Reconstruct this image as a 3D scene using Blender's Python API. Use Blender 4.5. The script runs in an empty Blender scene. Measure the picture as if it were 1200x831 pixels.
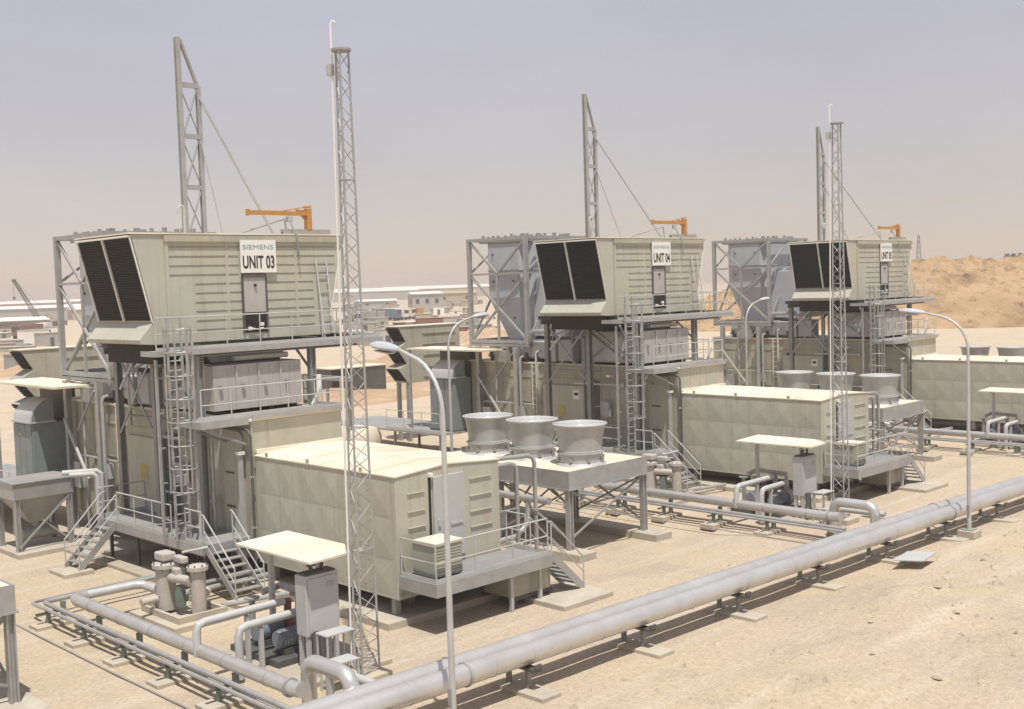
import bpy, math, random
from mathutils import Vector, Matrix, noise
random.seed(7)
sc = bpy.context.scene
COL = sc.collection
G = -0.2            # ground level
R = math.radians

# ------------------------------------------------------------------ materials
def mat(name, col, rough=0.55, metal=0.0, var=0.10, scale=1.2, bump=0.0, bscale=30.0, dust=0.0, streak=0.0):
    m = bpy.data.materials.new(name); m.use_nodes = True
    nt = m.node_tree; N = nt.nodes; L = nt.links
    b = N['Principled BSDF']
    b.inputs['Roughness'].default_value = rough; b.inputs['Metallic'].default_value = metal
    geo = N.new('ShaderNodeNewGeometry')
    n1 = N.new('ShaderNodeTexNoise'); n1.inputs['Scale'].default_value = scale; n1.inputs['Detail'].default_value = 6
    n1.inputs['Roughness'].default_value = 0.65
    L.new(geo.outputs['Position'], n1.inputs['Vector'])
    r1 = N.new('ShaderNodeMapRange'); r1.inputs[1].default_value = 0.3; r1.inputs[2].default_value = 0.7
    r1.inputs[3].default_value = 1 - var; r1.inputs[4].default_value = 1 + var
    L.new(n1.outputs['Fac'], r1.inputs[0])
    mx = N.new('ShaderNodeVectorMath'); mx.operation = 'SCALE'; mx.inputs[0].default_value = col[:3]
    L.new(r1.outputs[0], mx.inputs['Scale'])
    out = mx.outputs[0]
    if streak > 0:      # rain-washed dust runs: noise stretched along z
        mp = N.new('ShaderNodeMapping'); mp.inputs['Scale'].default_value = (3.5, 3.5, 0.22)
        L.new(geo.outputs['Position'], mp.inputs['Vector'])
        n3 = N.new('ShaderNodeTexNoise'); n3.inputs['Scale'].default_value = 1.6; n3.inputs['Detail'].default_value = 4
        L.new(mp.outputs[0], n3.inputs['Vector'])
        r3 = N.new('ShaderNodeMapRange'); r3.inputs[1].default_value = 0.52; r3.inputs[2].default_value = 0.75
        r3.inputs[3].default_value = 0; r3.inputs[4].default_value = streak
        L.new(n3.outputs['Fac'], r3.inputs[0])
        m3 = N.new('ShaderNodeMix'); m3.data_type = 'RGBA'
        L.new(r3.outputs[0], m3.inputs[0]); L.new(out, m3.inputs[6]); m3.inputs[7].default_value = (.30, .25, .18, 1)
        out = m3.outputs[2]
    if dust > 0:
        n2 = N.new('ShaderNodeTexNoise'); n2.inputs['Scale'].default_value = 0.45; n2.inputs['Detail'].default_value = 8
        L.new(geo.outputs['Position'], n2.inputs['Vector'])
        r2 = N.new('ShaderNodeMapRange'); r2.inputs[1].default_value = 0.42; r2.inputs[2].default_value = 0.68
        r2.inputs[3].default_value = 0; r2.inputs[4].default_value = dust
        L.new(n2.outputs['Fac'], r2.inputs[0])
        m2 = N.new('ShaderNodeMix'); m2.data_type = 'RGBA'
        L.new(r2.outputs[0], m2.inputs[0]); L.new(out, m2.inputs[6]); m2.inputs[7].default_value = (.50, .41, .29, 1)
        out = m2.outputs[2]
    L.new(out, b.inputs['Base Color'])
    if bump > 0:
        nb = N.new('ShaderNodeTexNoise'); nb.inputs['Scale'].default_value = bscale; nb.inputs['Detail'].default_value = 4
        L.new(geo.outputs['Position'], nb.inputs['Vector'])
        bp = N.new('ShaderNodeBump'); bp.inputs['Strength'].default_value = bump; bp.inputs['Distance'].default_value = 0.02
        L.new(nb.outputs['Fac'], bp.inputs['Height']); L.new(bp.outputs[0], b.inputs['Normal'])
    return m

BEIGE = mat('pebble_beige_paint', (.425, .43, .36), .5, var=.08, scale=.8, dust=.30, streak=.42)
BEIGE2 = mat('weathered_beige_paint', (.372, .366, .298), .6, var=.14, scale=.9, dust=.30, streak=.65)
CREAM = mat('sunlit_roof_paint', (.72, .66, .535), .65, var=.07, scale=1.0, dust=.55)  # wall paint made paler, putting the overhead sunlight into the roof colour
GALV = mat('galvanised_steel', (.37, .375, .37), .48, .35, var=.14, scale=2.2, dust=.10)
GALV2 = mat('dull_galvanised_steel', (.30, .305, .30), .6, .2, var=.15, scale=1.5, dust=.18)
RAIL = mat('pale_rail_steel', (.47, .475, .465), .45, .2, var=.10, scale=2.0)
DUCT = mat('pale_blue_grey_paint', (.43, .45, .48), .55, var=.07, scale=.9, streak=.15)
GREYP = mat('light_grey_paint', (.44, .445, .44), .55, var=.06, scale=1.0, streak=.12)
VESS = mat('warm_grey_vessel_paint', (.44, .41, .375), .6, var=.1, scale=3, streak=.3)
PINK = mat('pinkish_grey_paint', (.41, .385, .365), .6, var=.08, scale=1.0, streak=.25)
DARK = mat('dark_louvre', (.012, .012, .010), .7, var=.2, scale=4)
BLACK = mat('black_void', (.012, .012, .011), .8, var=.1)
DSTEEL = mat('dark_steel', (.10, .10, .095), .6, .2, var=.2, scale=3)
ALU = mat('aluminium_cladding', (.60, .595, .58), .36, .6, var=.10, scale=1.3, dust=.22, bump=.08, bscale=6)
ALU2 = mat('zinc_fan_cowl', (.43, .43, .42), .46, .25, var=.12, scale=2.0, streak=.12)
WHITE = mat('white_paint', (.74, .73, .69), .5, var=.04)
TEAL = mat('teal_lettering', (.16, .36, .36), .5, var=.05)
INK = mat('black_lettering', (.02, .02, .02), .6, var=.05)
ORANGE = mat('orange_crane_paint', (.46, .22, .05), .5, var=.1, scale=3)
YELLOW = mat('yellow_paint', (.45, .37, .12), .5, var=.1)
CONC = mat('pale_concrete', (.42, .385, .32), .9, var=.14, scale=1.6, bump=.3, bscale=25, dust=.4)
CONCD = mat('dusty_concrete', (.37, .33, .27), .9, var=.16, scale=1.4, bump=.3, bscale=22, dust=.4)
BROWN = mat('brown_board', (.22, .17, .14), .8, var=.15, scale=3)
SEAM = mat('panel_joint', (.20, .19, .155), .7)  # siding joints, with the shadow under each lap put into the dark colour
GREENB = mat('pale_green_grey_paint', (.31, .33, .27), .55, var=.1)
COLG = mat('shade_darkened_columns', (.235, .24, .235), .6, .15, var=.18, scale=1.5, dust=.12)  # galvanised grey darkened in the colour for shade under the houses
GREEN = mat('dull_green_paint', (.17, .22, .19), .55, var=.12, scale=2)
GRATE = mat('steel_grating', (.24, .25, .262), .6, .2, var=.12, scale=2, dust=.15)
BLUEG = mat('blue_grey_paint', (.20, .235, .235), .5, var=.12, scale=1.4)
RUST = mat('rust_primer', (.22, .10, .075), .75, var=.2, scale=4)
MOTOR = mat('motor_blue_grey', (.20, .23, .27), .5, var=.12, scale=3)
LEAF = mat("dark_foliage", (.06, .08, .05), .8)
REDC = mat('faded_red_paint', (.34, .13, .11), .7, var=.15, scale=.3)
FARW = mat('white_shed_roof', (.78, .77, .74), .6, var=.04, scale=.1)
FARG = mat('grey_shed_wall', (.36, .36, .34), .7, var=.10, scale=.1)
FART = mat('tan_shed_wall', (.42, .36, .27), .7, var=.10, scale=.1)
FARB = mat('blue_truck_paint', (.12, .17, .25), .6, var=.1, scale=.5)
GLASSD = mat('dark_window', (.04, .05, .05), .2, var=.05)

# ------------------------------------------------------------------ mesh builder
class MB:
    def __init__(s): s.v = []; s.f = []; s.m = []      # m marks where each piece starts
    def add(s, vs, fs):
        k = len(s.v); s.m.append((k, len(s.f))); s.v += [tuple(v) for v in vs]; s.f += [tuple(i + k for i in f) for f in fs]; return s
    def box(s, x0, y0, z0, x1, y1, z1):
        vs = [(x, y, z) for z in (z0, z1) for y in (y0, y1) for x in (x0, x1)]
        return s.add(vs, [(0, 2, 3, 1), (4, 5, 7, 6), (0, 1, 5, 4), (2, 6, 7, 3), (0, 4, 6, 2), (1, 3, 7, 5)])
    def beam(s, p, q, w, h=None, up=(0, 0, 1)):
        p, q = Vector(p), Vector(q); h = h or w
        d = (q - p).normalized(); u = Vector(up)
        if abs(d.dot(u)) > .99: u = Vector((0, 1, 0))
        a = d.cross(u).normalized() * (w / 2); b = a.cross(d).normalized() * (h / 2)
        vs = [o + i * a + j * b for o in (p, q) for j in (-1, 1) for i in (-1, 1)]
        return s.add(vs, [(0, 2, 3, 1), (4, 5, 7, 6), (0, 1, 5, 4), (2, 6, 7, 3), (0, 4, 6, 2), (1, 3, 7, 5)])
    def ibeam(s, p, q, w, h, t=.02, up=(0, 1, 0)):
        p, q = Vector(p), Vector(q); d = (q - p).normalized(); u = Vector(up)
        if abs(d.dot(u)) > .99: u = Vector((1, 0, 0))
        a = d.cross(u).normalized(); b = a.cross(d).normalized()
        o = b * (h / 2 - t / 2)
        s.beam(p + o, q + o, w, t, up); s.beam(p - o, q - o, w, t, up); s.beam(p, q, t, h - 2 * t, up); del s.m[-2:]; return s
    def pieces(s):
        out = []; M = s.m + [(len(s.v), len(s.f))]
        for (a, c), (a2, c2) in zip(M, M[1:]):
            b = MB(); b.v = s.v[a:a2]; b.f = [tuple(i - a for i in f) for f in s.f[c:c2]]; out.append(b)
        return out
    def tube(s, pts, r, n=8, closed=False):
        P = [Vector(p) for p in pts]; m = len(P)
        rs = r if isinstance(r, (list, tuple)) else [r] * m
        T = []
        for i in range(m):
            a = P[(i - 1) % m] if (i > 0 or closed) else P[i]
            b = P[(i + 1) % m] if (i < m - 1 or closed) else P[i]
            T.append((b - a).normalized())
        u = Vector((0, 0, 1)) if abs(T[0].z) < .9 else Vector((1, 0, 0))
        x = T[0].cross(u).normalized(); vs = []
        for i in range(m):
            x = (x - T[i] * x.dot(T[i])).normalized(); y = T[i].cross(x)
            c = 1.0
            if 0 < i < m - 1:
                e = (P[i] - P[i - 1]).normalized().dot(T[i]); c = 1 / max(e, .5)
            for k in range(n):
                t = 2 * math.pi * k / n
                vs.append(P[i] + (x * math.cos(t) + y * math.sin(t)) * rs[i])
        fs = []
        for i in range(m if closed else m - 1):
            j = (i + 1) % m
            for k in range(n):
                l = (k + 1) % n
                fs.append((i * n + k, i * n + l, j * n + l, j * n + k))
        if not closed:
            fs.append(tuple(range(n))[::-1]); fs.append(tuple((m - 1) * n + k for k in range(n)))
        return s.add(vs, fs)
    def rod(s, p, q, r, n=6): return s.tube([p, q], r, n)
    def cyl(s, x, y, z0, z1, r, n=20): return s.tube([(x, y, z0), (x, y, z1)], r, n)
    def lathe(s, prof, x, y, n=32):
        vs = [(x + r * math.cos(2 * math.pi * k / n), y + r * math.sin(2 * math.pi * k / n), z) for r, z in prof for k in range(n)]
        fs = [(i * n + k, i * n + (k + 1) % n, (i + 1) * n + (k + 1) % n, (i + 1) * n + k) for i in range(len(prof) - 1) for k in range(n)]
        return s.add(vs, fs)
    def prism(s, poly, ax, a, b):
        n = len(poly)
        def P(p, t): return {'y': (p[0], t, p[1]), 'x': (t, p[0], p[1]), 'z': (p[0], p[1], t)}[ax]
        vs = [P(p, a) for p in poly] + [P(p, b) for p in poly]
        fs = [tuple(range(n))[::-1], tuple(range(n, 2 * n))] + [(i, (i + 1) % n, (i + 1) % n + n, i + n) for i in range(n)]
        return s.add(vs, fs)

KEEP = set('wall_ribs panel_lines joint_lines wall_seams panel_joints louvre_panel grille guard_grille bracing flange_bolts stiffener stud  cladding_band lettering side_panels kerb cooling_fins bolt_box trim door_frame base_beam column door_gap notice boom intake_frame fascia lightning_rod gusset toe_board top_valves crown casing lid arm hinge clamp lamp_box vent_post hook'.split()) - {'column', 'base_beam'}
class Thing:
    def __init__(s, name, label, cat, loc, group=None):
        o = bpy.data.objects.new(name, None); COL.objects.link(o); o.empty_display_size = .3
        o.location = loc; o['label'] = label; o['category'] = cat; o['kind'] = 'thing'
        if group: o['group'] = group
        s.o = o; s.loc = Vector(loc)
    def part(s, name, mb, m, parent=None, smooth=False, bevel=0.0, label=None):
        P = mb.pieces() if name not in KEEP and len(mb.m) > 1 else [mb]
        for q in P[::-1]:       # separate bars, feet, pipes become separate parts
            o = mesh(name, q, m, s.loc, smooth, bevel)
            o.parent = parent or s.o
        if label: o['label'] = label
        return o

def mesh(name, mb, m, org=(0, 0, 0), smooth=False, bevel=0.0):
    me = bpy.data.meshes.new(name); org = Vector(org)
    me.from_pydata([Vector(v) - org for v in mb.v], [], mb.f)
    import bmesh
    bm = bmesh.new(); bm.from_mesh(me); bmesh.ops.recalc_face_normals(bm, faces=bm.faces)
    bm.to_mesh(me); bm.free()
    me.materials.append(m)
    if smooth:
        me.polygons.foreach_set('use_smooth', [True] * len(me.polygons))
        me.set_sharp_from_angle(angle=R(40))
    o = bpy.data.objects.new(name, me); COL.objects.link(o)
    if bevel > 0:
        md = o.modifiers.new('bevel', 'BEVEL'); md.width = bevel; md.segments = 2; md.limit_method = 'ANGLE'
    return o

def single(name, mb, m, label, cat, group=None, org=None, smooth=False, bevel=0.0):
    """a thing that is one mesh"""
    if org is None:
        org = (sum(v[0] for v in mb.v) / len(mb.v), sum(v[1] for v in mb.v) / len(mb.v), min(v[2] for v in mb.v))
    o = mesh(name, mb, m, org, smooth, bevel); o.location = org
    o['label'] = label; o['category'] = cat; o['kind'] = 'thing'
    if group: o['group'] = group
    return o

def struct(name, mb, m, kind='structure', smooth=False):
    o = mesh(name, mb, m, (0, 0, 0), smooth); o['kind'] = kind; return o

def copy_tree(o, dx=0, parent=None, label=None, dy=0, dz=0):
    c = o.copy(); COL.objects.link(c)
    if parent: c.parent = parent
    else:
        c.location = o.location + Vector((dx, dy, dz))
        if label: c['label'] = label
    for ch in list(o.children): copy_tree(ch, 0, c)
    return c

def letters(txt, x0, y0, z0, width, height, bold=0.0):
    """flat lettering facing -y, returned as a MB (outline of the built-in font, 6 mm proud)"""
    cu = bpy.data.curves.new('lettering', 'FONT'); cu.body = txt; cu.size = 1; cu.extrude = .01; cu.offset = bold
    o = bpy.data.objects.new('lettering', cu); COL.objects.link(o)
    dg = bpy.context.evaluated_depsgraph_get(); me = bpy.data.meshes.new_from_object(o.evaluated_get(dg))
    xs = [v.co.x for v in me.vertices]; ys = [v.co.y for v in me.vertices]
    sx = width / (max(xs) - min(xs)); sy = height / (max(ys) - min(ys))
    b = MB(); b.v = [(x0 + (v.co.x - min(xs)) * sx, y0 - .004 - v.co.z * .3, z0 + (v.co.y - min(ys)) * sy) for v in me.vertices]
    b.f = [tuple(p.vertices) for p in me.polygons]
    bpy.data.objects.remove(o); bpy.data.meshes.remove(me); bpy.data.curves.remove(cu)
    return b

def arc(c, r, a0, a1, n, ax):
    """points on an arc in the plane normal to ax"""
    out = []
    for i in range(n + 1):
        t = R(a0 + (a1 - a0) * i / n); u, v = r * math.cos(t), r * math.sin(t)
        out.append({'y': (c[0] + u, c[1], c[2] + v), 'x': (c[0], c[1] + u, c[2] + v), 'z': (c[0] + u, c[1] + v, c[2])}[ax])
    return out

def railing(T, path, h=1.05, sp=1.3, r=.024, parent=None, toe=True, m=None):
    """handrail, knee rail, toe board and single posts along a floor path"""
    m = m or RAIL; up = Vector((0, 0, 1)); P = [Vector(p) for p in path]
    T.part('handrail', MB().tube([p + up * h for p in P], r, 6), m, parent)
    T.part('knee_rail', MB().tube([p + up * h * .52 for p in P], r * .85, 6), m, parent)
    if toe:
        b = MB()
        for a, c in zip(P, P[1:]): b.beam(a + up * .07, c + up * .07, .012, .12)
        T.part('toe_board', b, m, parent)
    for i, (a, c) in enumerate(zip(P, P[1:])):
        n = max(1, round((c - a).length / sp))
        for k in range(0 if i == 0 else 1, n + 1):
            q = a + (c - a) * k / n
            T.part('post', MB().rod(q, q + up * (h - r), r * .9), m, parent)

def stairs(T, top, bot, w, n, rail=True):
    """straight flight from top to bot (centre line), width w"""
    a, b = Vector(top), Vector(bot); d = b - a; hd = Vector((d.x, d.y, 0)).normalized(); sd = Vector((-hd.y, hd.x, 0))
    up = Vector((0, 0, 1))
    for s in (-1, 1):
        o = sd * s * w / 2
        T.part('stringer', MB().beam(a + o, b + o, .03, .22), GALV)
    for i in range(1, n):
        c = a + d * i / n
        T.part('tread', MB().beam(c - sd * w * .48, c + sd * w * .48, .24, .035), GALV2)
    if rail:
        for s in (-1, 1):
            o = sd * s * (w / 2 + .02)
            T.part('handrail', MB().tube([a + o + up * .98 - hd * .1, a + o + up * .98, b + o + up * .92, b + o + up * .5], .024, 6), RAIL)
            T.part('knee_rail', MB().rod(a + o + up * .5, b + o + up * .48, .018), RAIL)
            for q in (a, b): T.part('post', MB().rod(q + o, q + o + up * .95, .022), RAIL)

PROTO = []      # (thing object, label pattern, units it exists at)
UN = {0: 'UNIT 03', 1: 'UNIT 04', 2: 'UNIT 05'}
def rep(T, pattern, units=(0, 1, 2)):
    o = T.o if isinstance(T, Thing) else T
    o['label'] = pattern.format(u=UN[0]); PROTO.append((o, pattern, units))
HAZE_D = .0008; SUN_E = 3.7; SKY_S = .12; SKY_T = (1.04, .80, .70, 1); EXPO = .42; DUST = .5; VEIL_LOW = (.43, .388, .368); VEIL_TOP = (.415, .41, .475)
# ================================================================== one gas turbine unit (built at UNIT 03, then copied)
YF, YB = 33.8, 37.65
# ---- filter house
T = Thing('filter_house', '', 'filter house', (20.6, 35.7, 7.42), 'air intake filter houses'); HOUSE = T
b = MB().prism([(16.62, 10.93), (24.64, 10.93), (24.0, 8.14), (24.0, 7.42), (17.25, 7.42), (17.25, 8.14)], 'y', YF, YB)
BODY = T.part('body', b, BEIGE, bevel=.02)
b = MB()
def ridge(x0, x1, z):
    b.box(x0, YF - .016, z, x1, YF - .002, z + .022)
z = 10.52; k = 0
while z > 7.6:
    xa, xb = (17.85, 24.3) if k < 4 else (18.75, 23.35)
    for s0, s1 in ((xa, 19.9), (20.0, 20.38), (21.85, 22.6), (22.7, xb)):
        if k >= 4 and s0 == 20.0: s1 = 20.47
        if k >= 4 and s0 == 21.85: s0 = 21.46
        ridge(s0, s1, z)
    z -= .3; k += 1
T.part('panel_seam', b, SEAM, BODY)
T.part('corner_trim', MB().box(17.72, YF - .05, 7.45, 17.84, YF - .003, 10.7), BEIGE, BODY)
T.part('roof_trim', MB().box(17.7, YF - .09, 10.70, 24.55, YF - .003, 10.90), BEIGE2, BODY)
T.part('roof', MB().box(16.5, YF - .05, 10.933, 24.74, YB + .05, 10.985), CREAM)
# slanted intake faces with two louvre panels each
for sgn, X0, X1 in ((1, 16.62, 17.25), (-1, 24.64, 24.0)):
    top = Vector((X0, 0, 10.88)); bot = Vector((X1, 0, 8.17)); d = bot - top
    nrm = Vector((-abs(d.z) * sgn, 0, -abs(d.x))).normalized()
    for y0, y1 in ((YF + .06, 35.69), (35.77, YB - .03)):
        b = MB(); n = 34
        b.add([top + d * .02 + nrm * .012 + Vector((0, y, 0)) for y in (y0, y1)] + [top + d * .985 + nrm * .012 + Vector((0, y, 0)) for y in (y1, y0)], [(0, 1, 2, 3)])
        for i in range(n):
            c = top + d * (.03 + .95 * i / (n - 1)) + nrm * .035
            b.beam(c + Vector((0, y0 + .03, 0)), c + Vector((0, y1 - .03, 0)), 0.035, .012, up=(.7 * -sgn, 0, .7))
        T.part('louvre_panel', b, DARK)
    b = MB()
    for y in (YF + .02, 35.73, YB - .01):
        b.beam(top + nrm * .05 + Vector((0, y, 0)), bot + nrm * .05 + Vector((0, y, 0)), .075 if y == 35.73 else .03, .07, up=(0, 1, 0))
    b.beam(top + nrm * .06 + Vector((0, YF, 0)), top + nrm * .06 + Vector((0, YB, 0)), .11, .06)
    T.part('intake_frame', b, WHITE)
    xs = X1 - .02 * sgn
    T.part('sill', MB().prism([(X1, 8.16), (X1 - .50 * sgn, 7.60), (X1 - .47 * sgn, 7.48), (X1, 7.44)], 'y', YF + .02, YB - .02), BEIGE)
# door, a black panel painting its dark lower opening and the sign
D = T.part('door', MB().box(20.52, YF - .05, 8.33, 21.36, YF - .004, 9.50), PINK)
T.part('door_frame', MB().box(20.47, YF - .09, 9.505, 21.41, YF - .004, 9.62).box(20.455, YF - .07, 7.62, 20.515, YF - .003, 9.5).box(21.365, YF - .07, 7.62, 21.425, YF - .003, 9.5), DSTEEL, D)
T.part('handle', MB().cyl(20.95, YF - .08, 9.2, 9.28, .05, 10), BLACK, D)
T.part('door_opening', MB().box(20.52, YF - .02, 7.64, 21.36, YF - .005, 8.32), BLACK, D)
T.part('valve', MB().box(20.62, YF - .10, 7.72, 20.74, YF - .022, 7.84).box(21.08, YF - .10, 7.86, 21.22, YF - .022, 7.97).tube([(20.7, YF - .08, 7.8), (21.0, YF - .09, 7.74), (21.2, YF - .07, 7.8)], .022, 6), WHITE, D)
T.part('under_box', MB().box(17.4, 34.2, 6.78, 19.3, 37.5, 7.41), DARK)  # plain solid dark box below the left intake end
S0 = T.part('sign', MB().box(20.42, YF - .115, 9.66, 21.80, YF - .06, 10.76), WHITE)
T.part('lettering', letters('SIEMENS', 20.50, YF - .116, 10.45, 1.2, .15, 0), TEAL, S0)
SIGNTXT = T.part('lettering', letters('UNIT 03', 20.49, YF - .116, 9.80, 1.23, .44, .022), INK, S0)
rep(T, 'beige filter house with slanted black intake louvres and the white {u} sign')

# ---- ladder leaning against the front of the house
T = Thing('ladder', '', 'ladder', (23.5, 33.2, 7.22), 'ladders against the filter houses')
a0, a1, c0, c1 = Vector((23.25, 33.05, 7.24)), Vector((23.45, 33.72, 10.1)), Vector((23.68, 33.05, 7.24)), Vector((23.88, 33.72, 10.1))
for p, q in ((a0, a1), (c0, c1)): T.part('rail', MB().rod(p, q, .028), RAIL)
b = MB()
for i in range(1, 10): b.rod(a0 + (a1 - a0) * i / 10, c0 + (c1 - c0) * i / 10, .018)
T.part('rung', b, RAIL)
rep(T, 'pale ladder leaning on the right end of the front wall of {u}')

# ---- jib crane on the roof
T = Thing('jib_crane', '', 'jib crane', (23.45, 34.1, 10.985), 'jib cranes on the roofs')
T.part('base_rail', MB().ibeam((22.35, 34.1, 11.08), (24.35, 34.1, 11.08), .16, .16, .03), GALV2)
T.part('column', MB().box(23.36, 34.0, 11.16, 23.56, 34.2, 11.90), ORANGE)
T.part('gusset', MB().add([(23.36, 34.06, 11.84), (23.36, 34.14, 11.84), (23.36, 34.06, 11.45), (23.36, 34.14, 11.45), (22.95, 34.06, 11.86), (22.95, 34.14, 11.86)], [(0, 1, 5, 4), (2, 4, 5, 3), (0, 4, 2), (1, 3, 5)]), ORANGE)
T.part('arm', MB().ibeam((23.36, 34.1, 11.72), (21.05, 34.1, 11.72), .14, .18, .03).box(20.98, 34.02, 11.61, 21.05, 34.18, 11.83), ORANGE)
T.part('tie_rod', MB().rod((23.4, 34.1, 11.96), (22.35, 34.1, 11.79), .02).rod((23.3, 34.1, 11.95), (23.6, 34.1, 11.98), .04), ORANGE)
H = T.part('hoist', MB().box(22.58, 34.02, 11.42, 22.78, 34.18, 11.61), GREYP)
T.part('chain', MB().rod((22.68, 34.05, 11.42), (22.68, 33.72, 10.95), .025).rod((22.68, 33.72, 10.95), (22.72, 33.62, 10.1), .03), BLUEG, H)
rep(T, 'orange jib crane with a hanging hoist on the roof of {u}')

# ---- two-legged steel mast behind the house
T = Thing('steel_mast', '', 'steel mast', (21.3, 38.15, 7.2), 'two-legged steel masts')
T.part('leg', MB().ibeam((20.87, 38.1, 7.25), (20.87, 38.1, 18.27), .17, .19, .04), GALV)
T.part('leg', MB().ibeam((21.68, 38.2, 7.25), (21.68, 38.2, 16.6), .15, .16, .04), GALV)
T.part('head_strut', MB().beam((20.98, 38.1, 18.2), (21.68, 38.2, 16.55), .10), GALV2)
for z in (16.6, 14.75, 12.9, 11.1): T.part('rung', MB().beam((20.9, 38.12, z), (21.66, 38.18, z), .14, .17), GALV)
b = MB()
for z0, z1 in ((14.85, 16.5), (13.0, 14.65), (11.2, 12.8)):
    b.rod((20.97, 38.05, z0), (21.6, 38.15, z1), .035); b.rod((20.97, 38.14, z1 - .1), (21.6, 38.22, z0 + .1), .022)
T.part('bracing', b, GALV2)
T.part('guy_rod', MB().rod((21.7, 38.15, 16.2), (22.35, 34.6, 10.98), .048), GALV2)
T.part('guy_rod', MB().rod((21.68, 38.15, 14.6), (21.35, 36.3, 10.98), .032), GALV2)
T.part('roof_stay', MB().rod((21.8, 36.9, 10.99), (23.2, 35.2, 11.6), .03).rod((23.2, 35.2, 11.6), (23.3, 35.2, 10.99), .03), GALV2)
T.part('vent_hook', MB().tube([(20.45, 37.4, 10.98), (20.45, 37.4, 12.05)] + arc((20.34, 37.4, 12.05), .11, 0, 180, 5, 'y') + [(20.23, 37.4, 11.85)], .05, 8), RAIL)
rep(T, 'tall two-legged grey steel mast with guy rods behind the {u} filter house')

# ---- steel frame that carries the house
T = Thing('support_frame', '', 'steel frame', (20.5, 35, .6), 'steel frames under the filter houses')
for x, y in ((18.25, 35.9), (18.3, 33.0), (22.6, 33.0), (22.9, 36.4), (18.25, 38.6), (22.9, 38.4)):
    T.part('column', MB().ibeam((x, y, .55), (x, y, 7.0), .22, .22, .035, up=(1, 0, 0)), COLG)
b = MB()
for y in (33.0, 35.9, 38.5): b.ibeam((17.7, y, 7.12), (24.6, y, 7.12), .2, .24, .03, up=(0, 0, 1))
T.part('cross_beam', b, COLG)
b = MB()
for x in (17.75, 18.25, 22.75, 24.3): b.ibeam((x, 32.9, 7.33), (x, 38.7, 7.33), .18, .16, .03, up=(0, 0, 1))
T.part('long_beam', b, DSTEEL)
b = MB()
b.rod((18.2, 38.4, 5.75), (18.2, 37.1, 6.95), .055).rod((18.15, 33.2, 6.0), (18.15, 33.9, 6.95), .05).rod((22.8, 33.2, 6.1), (22.8, 34.2, 6.95), .05)
T.part('knee_brace', b, RAIL)
rep(T, 'galvanised column and beam frame carrying the {u} filter house')

# ---- walkway round the house
T = Thing('walkway', '', 'walkway', (21, 33.3, 7.0), 'walkways along the filter houses')
T.part('deck', MB().box(16.75, 32.78, 7.20, 25.5, 33.74, 7.24), GALV2)
b = MB().box(16.7, 32.74, 7.09, 25.55, 32.775, 7.26).box(25.505, 32.78, 7.09, 25.54, 36.8, 7.26).box(16.71, 32.78, 7.09, 16.745, 33.74, 7.26)
for x in (17.4, 19, 20.6, 22.2, 23.8, 25.2): b.box(x, 32.79, 7.10, x + .08, 33.7, 7.195)
T.part('fascia', b, GALV)
T.part('deck', MB().box(24.72, 33.745, 7.20, 25.5, 36.8, 7.24), GALV2)
railing(T, [(16.78, 32.82, 7.24), (25.46, 32.82, 7.24), (25.46, 36.7, 7.24)], sp=1.25)
rep(T, 'railed steel walkway along the front wall of {u}')

# ---- caged ladder up to the walkway
T = Thing('caged_ladder', '', 'caged ladder', (17.3, 32.6, .9), 'caged ladders')
LX0, LX1, LY = 17.05, 17.52, 32.62
for x in (LX0, LX1): T.part('rail', MB().box(x - .03, LY - .035, 1.3, x + .03, LY + .035, 8.3), GALV)
b = MB(); z = 1.55
while z < 7.3: b.rod((LX0, LY, z), (LX1, LY, z), .02); z += .3
T.part('rung', b, RAIL)
b = MB()
for i in range(8):
    z = 2.9 + i * .72
    b.tube([(LX0 - .02, LY - .03, z)] + [(17.285 - .40 * math.cos(t * math.pi / 10), LY - .10 - .62 * math.sin(t * math.pi / 10), z) for t in range(11)] + [(LX1 + .02, LY - .03, z)], .022, 6)
T.part('cage_hoop', b, GALV)
b = MB()
for t in (0, 2.5, 5, 7.5, 10):
    x, y = 17.285 - .40 * math.cos(t * math.pi / 10), LY - .10 - .62 * math.sin(t * math.pi / 10)
    b.box(x - .025, y - .012, 2.85, x + .025, y + .012, 8.0)
T.part('cage_strip', b, GALV)
b = MB().box(16.78, 32.95, 1.3, 16.86, 33.03, 7.0)
for z in (2, 3.1, 4.2, 5.3, 6.4): b.box(16.865, 32.97, z, LX0 - .035, 33.0, z + .05)
T.part('standoff', b, GALV)
b = MB().cyl(17.66, 32.25, 1.3, 7.1, .05, 8)
T.part('riser_pipe', b, RAIL, smooth=True)
rep(T, 'tall caged ladder rising from the low deck to the walkway of {u}')

# ---- turbine enclosure
T = Thing('turbine_enclosure', '', 'turbine enclosure', (20.8, 38, .4), 'turbine enclosures')
W = T.part('wall', MB().box(19.05, 31.3, .55, 22.55, 45.1, 4.95), BEIGE2, bevel=.03)
b = MB()
for z in (4.25, 3.0, 1.75): b.box(19.025, 33.9, z, 19.048, 45.0, z + .04)
for y in (33.9, 35.9, 40.2, 42.6): b.box(19.02, y, .7, 19.047, y + .05, 4.9)
T.part('wall_seams', b, BEIGE2, W)
T.part('roof', MB().box(18.98, 31.24, 4.953, 22.62, 45.15, 5.03), CREAM)
T.part('eave', MB().box(19.15, 31.17, 3.93, 22.5, 31.295, 4.05), CREAM, W)
D = T.part('access_door', MB().box(18.97, 37.0, .75, 19.02, 39.7, 3.95), BEIGE, bevel=.01)
T.part('door_edge', MB().box(18.93, 36.93, .75, 19.0, 36.99, 4.0), GREYP, D)
T.part('handle', MB().box(18.92, 37.15, 1.95, 18.968, 37.22, 2.2), BLACK, D)
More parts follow.
